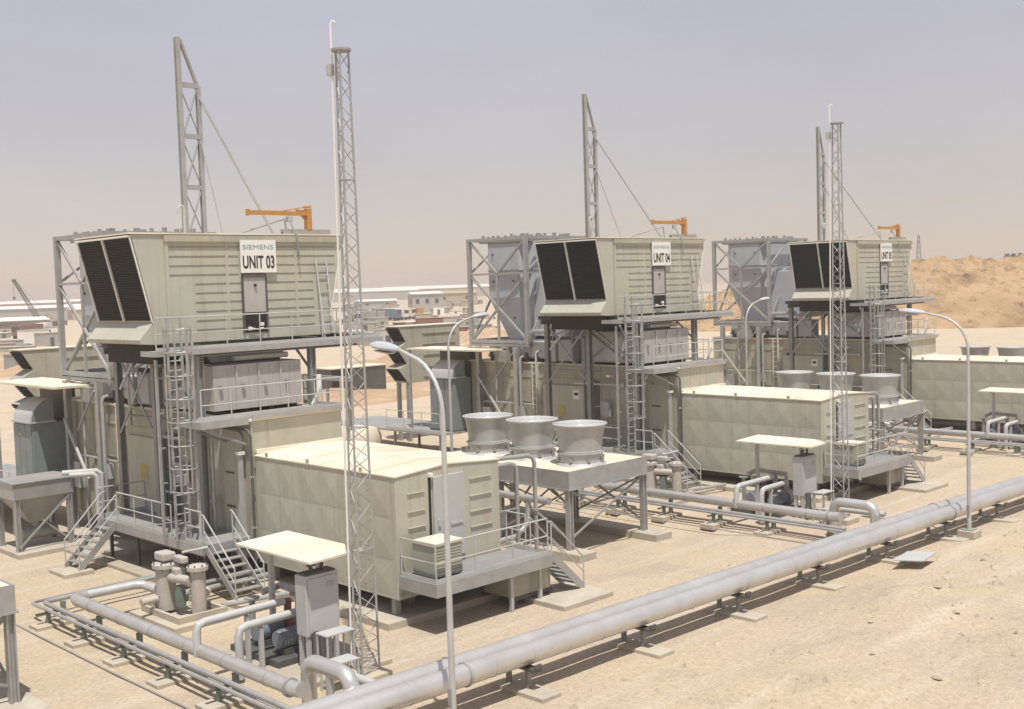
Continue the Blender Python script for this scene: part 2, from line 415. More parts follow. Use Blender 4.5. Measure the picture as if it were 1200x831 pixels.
T.part('notice', MB().box(18.955, 37.25, 3.3, 18.968, 37.65, 3.75), WHITE, D)
T.part('symbol', MB().box(18.95, 37.32, 3.48, 18.954, 37.58, 3.62), INK, D)
T.part('warning_label', MB().box(18.955, 38.2, 2.45, 18.968, 38.75, 2.95), YELLOW, D)
# dark slot beside the door and rounded hatch near the generator
T.part('recess', MB().box(19.03, 36.0, .7, 19.046, 36.85, 4.3), DSTEEL, W)
poly = [(32.95, .8), (31.75, .8), (31.75, 4.0)] + [(32.05 - .3 * math.cos(t * math.pi / 12), 4.3 + .3 * math.sin(t * math.pi / 12)) for t in range(1, 6)] + [(32.05, 4.6), (32.95, 4.6)]
HT = T.part('rounded_hatch', MB().prism(poly, 'x', 18.98, 19.045), BEIGE)
T.part('hinge', MB().box(18.95, 32.3, 3.2, 18.975, 32.8, 3.26).box(18.95, 32.3, 2.1, 18.975, 32.8, 2.16), DSTEEL, HT)
T.part('wall_pipe', MB().rod((18.8, 37.4, 4.12), (18.8, 34.3, 4.12), .06, 8).cyl(18.8, 34.3, 4.02, 4.22, .08, 10), RAIL, smooth=True)
b = MB()
for y in (40.0, 40.4): b.rod((18.93, y, 1.4), (18.93, y, 5.0), .03)
for i in range(11): b.rod((18.93, 40.0, 1.6 + i * .32), (18.93, 40.4, 1.6 + i * .32), .015)
T.part('wall_ladder', b, CREAM)
rep(T, 'long weathered beige turbine enclosure wall under {u}')

# ---- plenum and cabinets on the turbine enclosure roof
T = Thing('intake_plenum', '', 'intake plenum', (20.5, 35, 5.03), 'intake plenums')
P0 = T.part('casing', MB().box(18.78, 33.0, 5.18, 22.15, 36.4, 6.66), PINK, bevel=.015)
b = MB()
for i in range(1, 4):
    x = 18.78 + 3.37 * i / 4
    b.box(x - .03, 32.95, 5.2, x + .03, 32.998, 6.62)
for x in (19.3, 19.45, 20.1, 20.3, 20.9, 21.15, 21.7, 21.9): b.box(x, 32.985, 5.25, x + .02, 32.998, 6.6)
T.part('panel_joints', b, PINK, P0)
b = MB()
for i in range(4): b.box(18.95 + .84 * i, 32.90, 5.85, 19.07 + .84 * i, 32.948, 6.02)
T.part('lifting_lug', b, GALV2, P0)
T.part('side_panel', MB().box(18.74, 34.2, 5.3, 18.777, 36.2, 6.6), GREYP, P0)
T.part('cross_brace', MB().beam((18.70, 34.2, 5.35), (18.70, 36.2, 6.55), .05).beam((18.66, 36.2, 5.35), (18.66, 34.2, 6.55), .05), GALV2, P0)
b = MB()
for x in (19.0, 19.9, 20.9, 21.8): b.box(x, 33.1, 5.035, x + .2, 36.2, 5.175)
T.part('foot_beam', b, BLACK)
T.part('throat', MB().prism([(19.3, 6.665), (21.9, 6.665), (22.4, 7.4), (18.8, 7.4)], 'y', 33.9, 36.3), DSTEEL)
T.part('cable_tray', MB().box(18.6, 32.95, 4.72, 18.75, 38.9, 4.78), GALV2)
T.part('lube_pipe', MB().tube([(18.7, 36.6, 4.6), (18.7, 36.6, 6.3), (18.9, 36.6, 6.5), (19.8, 36.6, 6.5)], .08, 8), GALV, smooth=True)
T.part('white_duct', MB().tube([(19.9, 33.6, 6.83), (22.0, 33.6, 6.83)], .1, 10), WHITE, smooth=True)
rep(T, 'panelled pinkish grey intake plenum on the turbine roof under {u}')

T = Thing('control_cabinet', '', 'control cabinet', (19.2, 38, 5.03), 'cabinets on the turbine roofs')
T.part('casing', MB().box(18.88, 37.55, 5.16, 19.7, 38.5, 6.2), GREYP, bevel=.02)
T.part('door', MB().box(18.85, 37.6, 5.22, 18.878, 38.1, 6.14), GREYP)
T.part('foot', MB().box(18.95, 37.65, 5.035, 19.05, 37.75, 5.157).box(18.95, 38.3, 5.035, 19.05, 38.4, 5.157).box(19.5, 37.65, 5.035, 19.6, 37.75, 5.157).box(19.5, 38.3, 5.035, 19.6, 38.4, 5.157), DSTEEL)
T.part('cable_duct', MB().tube([(19.3, 37.9, 6.2), (19.3, 37.9, 6.5), (19.6, 37.9, 6.7), (20.2, 37.9, 6.75)], .09, 8), RAIL, smooth=True)
rep(T, 'light grey cabinet on the turbine roof left of the plenum under {u}')

T = Thing('control_cabinet', '', 'control cabinet', (19.2, 39, 5.03), 'cabinets on the turbine roofs')
T.part('casing', MB().box(18.80, 38.62, 5.12, 19.1, 39.15, 6.05), GREYP, bevel=.015)
T.part('top', MB().box(18.77, 38.6, 6.053, 19.1, 39.17, 6.09), WHITE)
T.part('foot', MB().box(18.85, 38.65, 5.033, 19.05, 39.12, 5.117), DSTEEL)
T.part('conduit', MB().tube([(18.95, 38.9, 6.09), (18.95, 38.9, 6.9)], .04, 8).tube([(19.05, 38.75, 6.09), (19.05, 38.75, 6.45), (19.1, 38.3, 6.6), (19.2, 37.9, 6.62)], .05, 8), RAIL, smooth=True)
rep(T, 'narrow pale cabinet with white top left of the light grey cabinet under {u}')
T = Thing('pipe_cluster', '', 'pipes', (18.6, 39.5, 1.3), 'vertical pipe clusters on the turbine walls')
for x, y, z0, z1, r in ((18.75, 36.75, 1.3, 6.9, .06), (18.78, 39.95, 1.4, 5.6, .05), (18.7, 41.0, .1, 5.3, .07), (18.8, 42.9, .1, 5.4, .06), (18.78, 34.0, 1.3, 6.6, .05), (18.8, 33.3, 1.3, 4.9, .045)):
    T.part('pipe', MB().tube([(x, y, z0), (x, y, z1 - .15), (x + .05, y, z1 - .04), (x + .18, y, z1), (x + .6, y, z1)], r, 8), RAIL if r < .06 else GALV, smooth=True)
T.part('pipe', MB().tube([(18.82, 33.3, 2.2), (18.82, 36.7, 2.2)], .05, 8), GALV, smooth=True)
T.part('pipe', MB().tube([(18.82, 40.0, 2.9), (18.82, 44.6, 2.9)], .05, 8), GALV, smooth=True)
T.part('cross_brace', MB().rod((18.25, 36.0, 4.2), (18.25, 38.5, 6.9), .04).rod((18.18, 38.5, 4.2), (18.18, 36.0, 6.9), .04).rod((18.3, 33.1, 5.2), (18.25, 35.8, 6.9), .04), GALV)
T.part('junction_box', MB().box(18.72, 35.2, 2.6, 18.95, 35.7, 3.3).box(18.72, 40.9, 2.2, 18.95, 41.3, 2.75).box(18.75, 43.4, 1.6, 18.95, 44.2, 2.6), GREYP)
T.part('lamp', MB().box(18.5, 34.9, 4.5, 18.9, 35.1, 4.6), WHITE)
rep(T, 'cluster of upright pipes and junction boxes along the turbine wall of {u}')
T = Thing('bleed_duct', '', 'duct', (20.5, 40, 5.03), 'blow-off ducts on the turbine roofs')
T.part('casing', MB().box(19.12, 39.2, 5.32, 22.2, 43.7, 6.05), GREYP, bevel=.02)
T.part('flange_lines', MB().box(19.09, 40.6, 5.3, 22.23, 40.66, 6.08).box(19.09, 42.1, 5.3, 22.23, 42.16, 6.08), GALV2)
T.part('side_box', MB().box(18.62, 41.9, 5.05, 18.95, 42.7, 5.6), GALV2)
T.part('bypass_pipe', MB().tube([(18.9, 38.75, 6.6), (18.9, 40.2, 6.6), (18.95, 40.4, 6.5), (19.0, 40.5, 6.05)], .12, 10), GALV, smooth=True)
T.part('pipe', MB().tube([(19.25, 43.8, 5.3), (19.25, 39.0, 5.3)], .11, 10).tube([(19.6, 38.85, 5.6), (21.5, 38.85, 5.6)], .16, 12), GALV, smooth=True)
b = MB()
for y in (39.3, 40.1, 40.8, 41.9, 42.6, 43.4): b.box(19.12, y, 5.035, 19.28, y + .22, 5.5)
T.part('valve_block', b, DSTEEL)
T.part('vent_post', MB().rod((18.82, 39.0, 4.35), (18.82, 39.0, 7.0), .055, 8).box(18.55, 38.8, 7.0, 19.3, 39.2, 7.05), GALV, smooth=False)
rep(T, 'grey blow-off duct and valves on the turbine roof beside the exhaust tower of {u}')

# ---- railing deck on the turbine roof edge towards the generator
T = Thing('roof_deck', '', 'walkway', (20.5, 31.9, 4.9), 'railed decks on the turbine roofs')
T.part('deck', MB().box(17.4, 31.36, 5.034, 22.6, 32.9, 5.07), GALV2)
T.part('fascia', MB().box(17.36, 31.33, 4.86, 19.04, 31.358, 5.08).box(17.36, 31.36, 4.86, 17.397, 32.9, 5.08).box(19.04, 31.16, 5.035, 22.66, 31.20, 5.16), GALV)
T.part('bracket', MB().beam((17.45, 31.5, 4.85), (19.04, 31.5, 4.2), .07).beam((17.45, 32.7, 4.85), (19.04, 32.7, 4.2), .07), GALV2)
railing(T, [(17.42, 31.4, 5.07), (22.62, 31.4, 5.07), (22.62, 33.6, 5.07)], sp=1.15, h=1.0)
T.part('elbow_pipe', MB().tube([(21.9, 31.6, 6.2), (21.9, 31.6, 5.6), (21.75, 31.75, 5.2)], .09, 10), WHITE, smooth=True)
rep(T, 'railed deck in front of the pinkish plenum above the generator roof of {u}')

# ---- conduits at the joint between turbine and generator enclosure
T = Thing('drain_pipe', '', 'pipe', (18.9, 31.2, .1), 'drain pipes beside the generators')
T.part('pipe', MB().tube([(18.9, 32.7, 4.7), (18.9, 31.35, 4.7)] + [(18.9, 31.35 - .25 * math.sin(t * math.pi / 10), 4.45 + .25 * math.cos(t * math.pi / 10)) for t in range(1, 6)] + [(18.9, 31.1, .1)], .045, 8), DSTEEL, smooth=True)
T.part('post', MB().box(18.75, 31.55, .1, 18.87, 31.67, 3.9), RAIL)
T.part('lamp_box', MB().box(18.70, 31.5, 3.9, 18.92, 31.72, 4.0), WHITE)
T.part('clamp', MB().box(18.84, 31.06, 3.2, 18.96, 31.15, 3.26).box(18.84, 31.06, 1.6, 18.96, 31.15, 1.66), RAIL)
rep(T, 'dark drain pipe bent down the gap between turbine and generator of {u}')

# ---- low deck along the turbine wall with its two flights of stairs
T = Thing('low_deck', '', 'walkway', (18.1, 35, G), 'low decks along the turbine walls')
T.part('deck', MB().box(17.22, 31.35, 1.26, 18.98, 38.5, 1.30), GALV2)
T.part('fascia', MB().box(17.18, 31.3, 1.02, 17.215, 38.55, 1.32).box(17.22, 31.31, 1.02, 18.98, 31.345, 1.32).box(17.22, 38.51, 1.02, 18.98, 38.545, 1.32), GALV)
T.part('joist', MB().box(17.45, 31.6, .86, 17.6, 38.4, 1.0).box(18.4, 31.6, .86, 18.55, 38.4, 1.0), BROWN)
for y in (31.7, 33.9, 36.2, 38.2):
    for x in (17.5, 18.45): T.part('leg', MB().box(x - .05, y - .05, G + .1, x + .05, y + .05, .857), DSTEEL)
railing(T, [(17.24, 33.3, 1.3), (17.24, 37.1, 1.3)], sp=1.25)
railing(T, [(17.24, 38.2, 1.3), (17.24, 38.5, 1.3), (18.95, 38.5, 1.3)], sp=1.2)
railing(T, [(17.24, 31.4, 1.3), (17.24, 32.4, 1.3)], sp=1.0)
rep(T, 'low railed steel deck along the beige turbine wall of {u}')
T = Thing('stairs', '', 'stairs', (16.3, 37.6, G), 'stairs of the low decks')
stairs(T, (17.2, 37.6, 1.28), (15.75, 37.45, G + .15), .85, 7)
rep(T, 'steel stairs with handrails going down left from the low deck of {u}')
T = Thing('stairs', '', 'stairs', (17.9, 30.4, G), 'stairs of the low decks')
stairs(T, (17.75, 31.3, 1.28), (17.75, 29.6, G + .15), .95, 7)
rep(T, 'steel stairs with handrails going down towards the strainer vessels of {u}')

# ---- concrete slabs
def slab(name, x0, y0, x1, y1, h, pat, m=CONC, grp='concrete slabs', units=(0, 1, 2)):
    o = single(name, MB().box(x0, y0, G - .5, x1, y1, G + h), m, '', 'concrete slab', grp, bevel=.02); rep(o, pat, units)
slab('concrete_slab', 15.2, 36.8, 16.2, 38.1, .14, 'small concrete slab under the foot of the left stairs of {u}')
slab('concrete_slab', 17.0, 28.9, 18.4, 29.75, .14, 'small concrete slab under the foot of the stairs by the strainer vessels of {u}')
slab('concrete_slab', 16.9, 31.45, 23.2, 45.5, .12, 'long concrete slab under the turbine enclosure and low deck of {u}', CONCD)
slab('concrete_slab', 18.55, 24.0, 23.3, 31.3, .2, 'wide concrete slab under the beige generator enclosure of {u}', units=(0, 1))
slab('concrete_slab', 22.9, 21.6, 25.0, 23.7, .14, 'concrete slab under the foot of the generator deck stairs of {u}', units=(0, 1))
slab('concrete_slab', 14.6, 28.3, 16.6, 31.0, .16, 'concrete slab under the pair of strainer vessels of {u}')
slab('concrete_slab', 14.5, 21.9, 17.0, 25.9, .12, 'concrete slab under the flat sunshade of {u}', CONCD)
slab('concrete_slab', 15.3, 40.9, 19.0, 43.5, .18, 'concrete slab under the grey hopper of {u}')
slab('concrete_slab', 27.95, 25.6, 28.8, 33.9, .02, 'left long concrete footing under the fan cooler of {u}', units=(0, 1))
slab('concrete_slab', 31.95, 25.5, 32.85, 33.9, .02, 'right long concrete footing under the fan cooler of {u}', units=(-1, 0, 1))

# ---- generator enclosure
T = Thing('generator_enclosure', '', 'generator enclosure', (21, 27.6, .3), 'generator enclosures')
gx0, gx1, gy0, gy1, gz0, gz1 = 19.05, 22.94, 24.15, 31.14, .50, 3.86
B0 = T.part('body', MB().prism([(gx0, gz0), (gx1, gz0), (gx1, gz1), (20.9, gz1 + .13), (gx0, gz1)], 'y', gy0, gy1), BEIGE, bevel=.015)
T.part('roof', MB().prism([(gx0 - .03, gz1 + .003), (20.9, gz1 + .135), (gx1 + .03, gz1 + .003), (gx1 + .03, gz1 + .04), (20.9, gz1 + .175), (gx0 - .03, gz1 + .04)], 'y', gy0 - .03, gy1 + .03), CREAM)
b = MB()      # standing seams of the roof sheets
for i in range(1, 6):
    y = gy0 + 7 * i / 6
    b.beam((gx0 + .02, y, gz1 + .05), (20.9, y, gz1 + .182), .03, .022).beam((20.9, y, gz1 + .182), (gx1 - .02, y, gz1 + .05), .03, .022)
T.part('roof_seam', b, CREAM, B0)
b = MB()      # pressed diamond panels on the long side
rows = [(gz0 + .12, 1.55), (1.6, 2.7), (2.75, gz1 - .1)]
for z0, z1 in rows:
    n = 6
    for i in range(n):
        y0, y1 = gy0 + .15 + (gy1 - gy0 - .3) * i / n, gy0 + .15 + (gy1 - gy0 - .3) * (i + 1) / n
        y0 += .02; y1 -= .02
        x = gx0 - .003
        b.add([(x, y0, z0), (x, y1, z0), (x, y1, z1), (x, y0, z1), (gx0 - .026, (y0 + y1) / 2, (z0 + z1) / 2)], [(0, 1, 4), (1, 2, 4), (2, 3, 4), (3, 0, 4)])
T.part('side_panels', b, BEIGE, B0)
b = MB()
for x, zz in ((19.45, (3.35, 2.85, 2.4)), (21.75, (3.45, 2.95, 2.5, 2.05))):
    for z in zz: b.box(x, gy0 - .045, z, x + (.62 if x < 20 else .85), gy0 - .003, z + .024)
T.part('ledge', b, BEIGE, B0)
D = T.part('end_door', MB().box(20.36, gy0 - .07, 1.38, 21.48, gy0 - .003, 3.72), GREYP, bevel=.01)
T.part('door_gap', MB().box(20.22, gy0 - .02, 1.4, 20.30, gy0 - .004, 3.7), BLACK, D)
T.part('handle', MB().box(20.48, gy0 - .11, 2.3, 20.56, gy0 - .072, 2.5).box(20.95, gy0 - .10, 2.28, 21.4, gy0 - .072, 2.33), RAIL, D)
T.part('lamp', MB().box(20.2, gy0 - .12, 3.74, 20.32, gy0 - .004, 3.84), WHITE, D)
b = MB()
for y in (25.6, 28.2, 30.4): b.box(gx0 - .02, y, gz1 - .08, gx0 + .02, y + .12, gz1 + .16)
T.part('lifting_lug', b, BEIGE2, B0)
for y in (24.6, 27.6, 30.6):
    for x in (19.3, 22.6): T.part('foot', MB().box(x - .09, y - .09, G + .2, x + .09, y + .09, gz0 - .002), GALV2)
T.part('base_beam', MB().box(19.7, 24.5, .22, 19.9, 31.0, gz0 - .003).box(22.1, 24.5, .22, 22.3, 31.0, gz0 - .003), DSTEEL)
rep(T, 'beige generator enclosure with pressed side panels and flat pale roof in front of {u}')

# ---- deck at the generator end
T = Thing('end_deck', '', 'walkway', (21, 23.3, G), 'railed decks at the generator ends')
T.part('deck', MB().box(19.05, 22.55, 1.16, 23.35, 24.05, 1.2), GRATE)
T.part('fascia', MB().box(19.0, 22.5, .86, 23.4, 22.545, 1.22).box(19.0, 22.55, .86, 19.045, 24.05, 1.22).box(23.355, 22.55, .86, 23.4, 24.05, 1.22), GALV)
for x in (21.95, 23.1): T.part('leg', MB().box(x - .05, 22.7, G, x + .05, 22.8, 1.155), RAIL)
T.part('bracket', MB().beam((19.2, 22.6, 1.05), (19.2, 24.14, .6), .07).beam((21.0, 22.6, 1.05), (21.0, 24.14, .6), .07), GALV2)
railing(T, [(19.07, 24.0, 1.2), (19.07, 22.58, 1.2), (23.3, 22.58, 1.2)], sp=1.4)
railing(T, [(23.33, 23.5, 1.2), (23.33, 24.3, 1.2)], sp=.8)
rep(T, 'railed steel deck along the end wall of the generator of {u}', (0, 1))
T = Thing('stairs', '', 'stairs', (24, 23, G), 'stairs of the generator decks')
stairs(T, (23.4, 22.95, 1.18), (24.75, 22.95, G + .15), .8, 7)
rep(T, 'short steel stairs going down right from the generator deck of {u}', (0, 1))
T = Thing('condenser_box', '', 'condenser', (19.8, 23.3, 1.2), 'condenser boxes on the generator decks')
T.part('casing', MB().box(19.25, 22.85, 1.28, 20.25, 23.75, 2.13), GREENB, bevel=.015)
T.part('lid', MB().box(19.21, 22.81, 2.135, 20.29, 23.79, 2.19), CREAM)
b = MB()
for i in range(9): b.box(19.3, 22.83, 1.36 + i * .08, 20.2, 22.848, 1.40 + i * .08)
T.part('grille', b, BEIGE2)
T.part('foot', MB().box(19.3, 22.9, 1.203, 19.4, 23.7, 1.277).box(20.1, 22.9, 1.203, 20.2, 23.7, 1.277), DSTEEL)
rep(T, 'green-grey condenser box with pale lid on the generator deck of {u}', (0, 1))
T = Thing('skid_cabinet', '', 'cabinet', (23.1, 23.4, G), 'cabinets below the generator decks')
T.part('casing', MB().box(22.15, 22.95, .10, 23.75, 24.1, .84).box(22.94, 22.94, .12, 22.96, 22.948, .82), BEIGE2, bevel=.012)
T.part('roof', MB().box(22.12, 22.92, .843, 23.78, 24.15, .855), CREAM)
T.part('skid', MB().box(22.1, 22.92, 0, 23.8, 23.02, .097).box(22.1, 24.03, 0, 23.8, 24.13, .097).box(22.2, 22.92, G, 22.3, 23.02, -.003).box(23.6, 22.92, G, 23.7, 23.02, -.003).box(22.2, 24.03, G, 22.3, 24.13, -.003).box(23.6, 24.03, G, 23.7, 24.13, -.003), DSTEEL)
o_skid = T
rep(T, 'beige two-door cabinet below the right end of the generator deck of {u}', (0, 1))

# ---- vent pipes between generator and cooler
T = Thing('vent_pipe', '', 'vent pipe', (24.0, 24.5, G), 'vent pipes beside the generators')
T.part('pipe', MB().tube([(22.96, 24.5, 3.6), (23.75, 24.5, 3.6), (23.93, 24.5, 3.54), (24.0, 24.5, 3.4), (24.0, 24.5, .2)], .07, 10), GALV, smooth=True)
T.part('bracket', MB().box(22.95, 24.44, 2.2, 23.94, 24.5, 2.24), GALV2)
rep(T, 'bent grey vent pipe close to the right end wall of the generator of {u}', (0, 1))
T = Thing('vent_pipe', '', 'vent pipe', (25.2, 24.9, G), 'vent pipes beside the generators')
T.part('pipe', MB().tube([(22.96, 25.1, 3.72), (24.95, 24.95, 3.66), (25.13, 24.92, 3.58), (25.2, 24.9, 3.42), (25.2, 24.9, .2)], .07, 10), GALV, smooth=True)
T.part('flange', MB().cyl(25.2, 24.9, 1.9, 1.96, .13, 14), GALV2)
rep(T, 'bent grey vent pipe standing free between the generator and the fan cooler of {u}', (0, 1))

# ---- fan cooler table
T = Thing('cooler_table', '', 'fan cooler', (30.3, 29.8, G), 'fan cooler tables')
tx0, tx1, ty0, ty1 = 28.24, 32.48, 26.28, 33.4
T.part('top', MB().box(tx0 + .06, ty0 + .06, 2.50, tx1 - .06, ty1 - .06, 2.53), CREAM)
T.part('fascia', MB().box(tx0, ty0, 1.95, tx1, ty0 + .055, 2.55).box(tx0, ty1 - .055, 1.95, tx1, ty1, 2.55).box(tx0, ty0 + .058, 1.95, tx0 + .055, ty1 - .058, 2.55).box(tx1 - .055, ty0 + .058, 1.95, tx1, ty1 - .058, 2.55), GALV)
T.part('tube_bundle', MB().box(tx0 + .1, ty0 + .1, 1.98, tx1 - .1, ty1 - .1, 2.45), DSTEEL)
T.part('flange', MB().box(tx0 - .05, ty0 - .05, 1.90, tx1 + .05, ty1 + .05, 1.945), GALV)
ys = (26.4, 29.8, 33.25)
for y in ys:
    for x in (28.36, 32.36): T.part('leg', MB().ibeam((x, y, G), (x, y, 1.9), .2, .2, .04, up=(1, 0, 0)), GALV)
for y in ys:
    T.part('cross_brace', MB().beam((28.4, y, .1), (30.36, y, 1.85), .06).beam((32.3, y, .1), (30.36, y, 1.85), .06).beam((28.4, y, 1.85), (30.36, y, .95), .05).beam((32.3, y, 1.85), (30.36, y, .95), .05) if y > 27 else
           MB().beam((28.4, y, .2), (32.3, y, 1.85), .06).beam((32.3, y + .07, .2), (28.4, y + .07, 1.85), .06), GALV2)
for x in (28.36, 32.36):
    T.part('cross_brace', MB().beam((x, 26.5, .2), (x, 29.7, 1.85), .06).beam((x + .07, 29.7, .2), (x + .07, 26.5, 1.85), .06).beam((x, 29.9, .2), (x, 33.2, 1.85), .06), GALV2)
T.part('header_pipe', MB().tube([(28.0, 27.0, 1.5), (28.0, 33.0, 1.5)], .13, 12).tube([(28.0, 28.0, 1.5), (27.9, 28.0, .6), (27.3, 28.0, .25), (25, 28, .2)], .1, 10), GALV, smooth=True)
rep(T, 'grey fan cooler table on braced legs right of the generator of {u}', (-1, 0, 1)); COOLER = T

FANS = []
for k, (fy, w) in enumerate(((27.35, 'nearest'), (29.75, 'middle'), (32.15, 'rearmost'))):
    fx = 30.05
    T = Thing('cooling_fan', '', 'cooling fan', (fx, fy, 2.53), 'round cooling fans')
    C0 = T.part('cowl', MB().lathe([(.80, 2.98), (.80, 3.02), (.77, 3.03), (.79, 3.25), (.825, 3.5), (.865, 3.75), (.91, 3.89), (.985, 3.93), (.985, 3.965), (.97, 3.965), (.90, 3.90), (.85, 3.75), (.80, 3.5), (.77, 3.25), (.75, 2.98)], fx, fy, 40), ALU2, smooth=True)
    T.part('base_ring', MB().lathe([(.92, 2.535), (.86, 2.6), (.80, 2.62), (.80, 2.92), (.87, 2.93), (.87, 2.97), (.77, 2.975), (.77, 2.54)], fx, fy, 40), ALU2, smooth=True)
    b = MB()
    for i in range(8):
        t = i * math.pi / 4 + .3; b.box(fx + .84 * math.cos(t) - .05, fy + .84 * math.sin(t) - .05, 2.68, fx + .84 * math.cos(t) + .05, fy + .84 * math.sin(t) + .05, 2.80)
    T.part('bolt_box', b, GALV2)
    b = MB()
    for r in [.08 + .055 * i for i in range(17)]:
        b.tube([(fx + r * math.cos(t * math.pi / 14), fy + r * math.sin(t * math.pi / 14), 3.955) for t in range(28)], .018, 4, closed=True)
    for i in range(6):
        t = i * math.pi / 6; b.rod((fx - .98 * math.cos(t), fy - .98 * math.sin(t), 3.965), (fx + .98 * math.cos(t), fy + .98 * math.sin(t), 3.965), .016)
    T.part('guard_grille', b, GREYP, C0)
    RT = T.part('rotor', MB().cyl(fx, fy, 3.2, 3.5, .16, 16), GALV2)
    for i in range(6):
        t = i * math.pi / 3
        u = Vector((math.cos(t), math.sin(t), 0)); s_ = Vector((-math.sin(t), math.cos(t), 0)); c = Vector((fx, fy, 3.35))
        bb = MB().add([c + u * .16 - s_ * .08 + Vector((0, 0, -.06)), c + u * .16 + s_ * .08 + Vector((0, 0, .06)), c + u * .72 + s_ * .16 + Vector((0, 0, .05)), c + u * .72 - s_ * .16 + Vector((0, 0, -.05))], [(0, 1, 2, 3)])
        bb.add([v + Vector((0, 0, .012)) for v in map(Vector, bb.v)], [(3, 2, 1, 0)])
        T.part('blade', bb, GALV2, RT)
    rep(T, w + ' of the three flared metal fans on the cooler of {u}', (0, 1, 2) if k > 0 else (0, 1))
# ---- exhaust tower: braced frame with the pale silencer inside
T = Thing('tower_frame', '', 'steel frame', (21, 42.6, 5.1), 'braced exhaust frames')
fx0, fx1, fy0, fy1, fz0, fz1 = 18.92, 23.4, 40.6, 44.8, 5.95, 11.42
for x in (fx0, fx1):
    for y in (fy0, fy1): T.part('column', MB().box(x - .1, y - .1, fz0, x + .1, y + .1, fz1), GALV)
for z in (fz0 + .1, fz1 - .08):
    for y in (fy0, fy1): T.part('beam', MB().box(fx0 + .102, y - .08, z - .08, fx1 - .102, y + .08, z + .08), GALV)
    for x in (fx0, fx1): T.part('beam', MB().box(x - .08, fy0 + .102, z - .08, x + .08, fy1 - .102, z + .08), GALV)
zm = 9.55; yc = (fy0 + fy1) / 2
T.part('beam', MB().box(fx0 - .05, fy0 + .102, zm - .05, fx0 + .05, fy1 - .102, zm + .05), GALV)
T.part('beam', MB().box(fx0 + .102, fy0 - .05, zm - .05, fx1 - .102, fy0 + .05, zm + .05), GALV)
b = MB()
b.beam((fx0, fy1 - .1, fz1 - .2), (fx0, yc, zm), .10).beam((fx0, fy0 + .1, fz1 - .2), (fx0, yc, zm), .10)
b.beam((fx0, fy1 - .1, zm - .1), (fx0 - .02, fy0 + .1, fz0 + .25), .10).beam((fx0 + .09, fy0 + .1, zm - .1), (fx0 + .09, fy1 - .1, fz0 + .25), .10)
T.part('side_brace', b, GALV)
T.part('mid_post', MB().box(fx0 - .06, yc - .06, fz0 + .19, fx0 + .04, yc + .06, zm - .06), GALV)
xc = fx0 + 2.3
b = MB()
b.beam((fx0 + .1, fy0, zm + .1), (xc, fy0, fz1 - .2), .10).beam((fx1 - .1, fy0, zm + .1), (xc, fy0, fz1 - .2), .09)
b.beam((fx0 + .1, fy0, fz0 + .2), (xc, fy0, zm - .1), .10).beam((fx1 - .1, fy0, fz0 + .2), (xc, fy0, zm - .1), .09)
b.beam((fx0 + .1, fy1, fz0 + .2), (xc, fy1, zm - .1), .09).beam((fx0 + .1, fy1, zm + .1), (xc, fy1, fz1 - .2), .09)
T.part('front_brace', b, GALV)
b = MB().box(fx0 - .1, fy0 - .1, 5.80, fx1, fy0 + .12, 5.94).box(fx0 - .1, fy1 - .12, 5.80, fx1, fy1 + .1, 5.94).box(fx0 - .1, fy0 + .123, 5.81, fx0 + .14, fy1 - .123, 5.93)
T.part('base_beam', b, GALV2)
for y in (41.3, 44.1): T.part('lower_column', MB().ibeam((18.72, y, G + .12), (18.72, y, 5.79), .24, .24, .04, up=(1, 0, 0)), GALV)
T.part('lower_brace', MB().beam((18.55, 44.1, 4.3), (18.55, 42.2, 2.1), .09), RAIL)
T.part('lower_brace', MB().beam((18.58, 41.4, 5.5), (18.58, 43.0, 3.9), .06), GALV2)
rep(T, 'X-braced galvanised tower frame left of the {u} filter house')

T = Thing('exhaust_silencer', '', 'silencer', (21.3, 42.6, 5.96), 'pale exhaust silencers')
def oct(x0, x1, y0, y1, c): return [(x0 + c, y0), (x1 - c, y0), (x1, y0 + c), (x1, y1 - c), (x1 - c, y1), (x0 + c, y1), (x0, y1 - c), (x0, y0 + c)]
b = MB()
rings = [(6.05, 19.9, 23.1, 41.5, 43.4, .5), (8.3, 19.35, 23.15, 41.0, 44.35, .55), (11.15, 19.35, 23.15, 41.0, 44.35, .55)]
vs = [(x, y, z) for z, x0, x1, y0, y1, c in rings for x, y in oct(x0, x1, y0, y1, c)]
fs = [(i * 8 + k, i * 8 + (k + 1) % 8, (i + 1) * 8 + (k + 1) % 8, (i + 1) * 8 + k) for i in range(2) for k in range(8)] + [tuple(range(8)), tuple(range(16, 24))]
C0 = T.part('casing', b.add(vs, fs), DUCT, bevel=.03)
b = MB()
for z in (8.3, 9.7): b.prism(oct(19.31, 23.19, 40.96, 44.39, .57), 'z', z, z + .05)
T.part('stiffener', b, DUCT, C0)
b = MB()
for y in (41.9, 43.4):
    for z in (7.2, 9.1, 10.5): b.box(19.29, y, z, 19.347, y + .07, z + .1)
T.part('stud', b, DSTEEL, C0)
T.part('manhole', MB().tube([(20.9, 40.85, 7.9), (20.9, 40.995, 7.9)], .55, 24), GALV2, C0, smooth=True)
T.part('outlet_duct', MB().box(20.0, 38.75, 6.3, 22.9, 41.2, 9.3), DUCT, bevel=.03)
b = MB().box(19.3, 40.97, 11.16, 23.2, 44.4, 11.42)
T.part('top_flange', b, GALV2)
b = MB(); rg = random.Random(3)
for i in range(9):
    y = 41.0 + i * .4 + rg.uniform(-.1, .1); b.cyl(19.45, y, 11.423, 11.50 + rg.uniform(0, .1), .08, 8)
for i in range(9): x = 19.6 + .42 * i + rg.uniform(-.12, .12); b.cyl(x, 41.0 + rg.uniform(0, .5), 11.423, 11.50 + rg.uniform(0, .12), rg.uniform(.07, .13), 8)
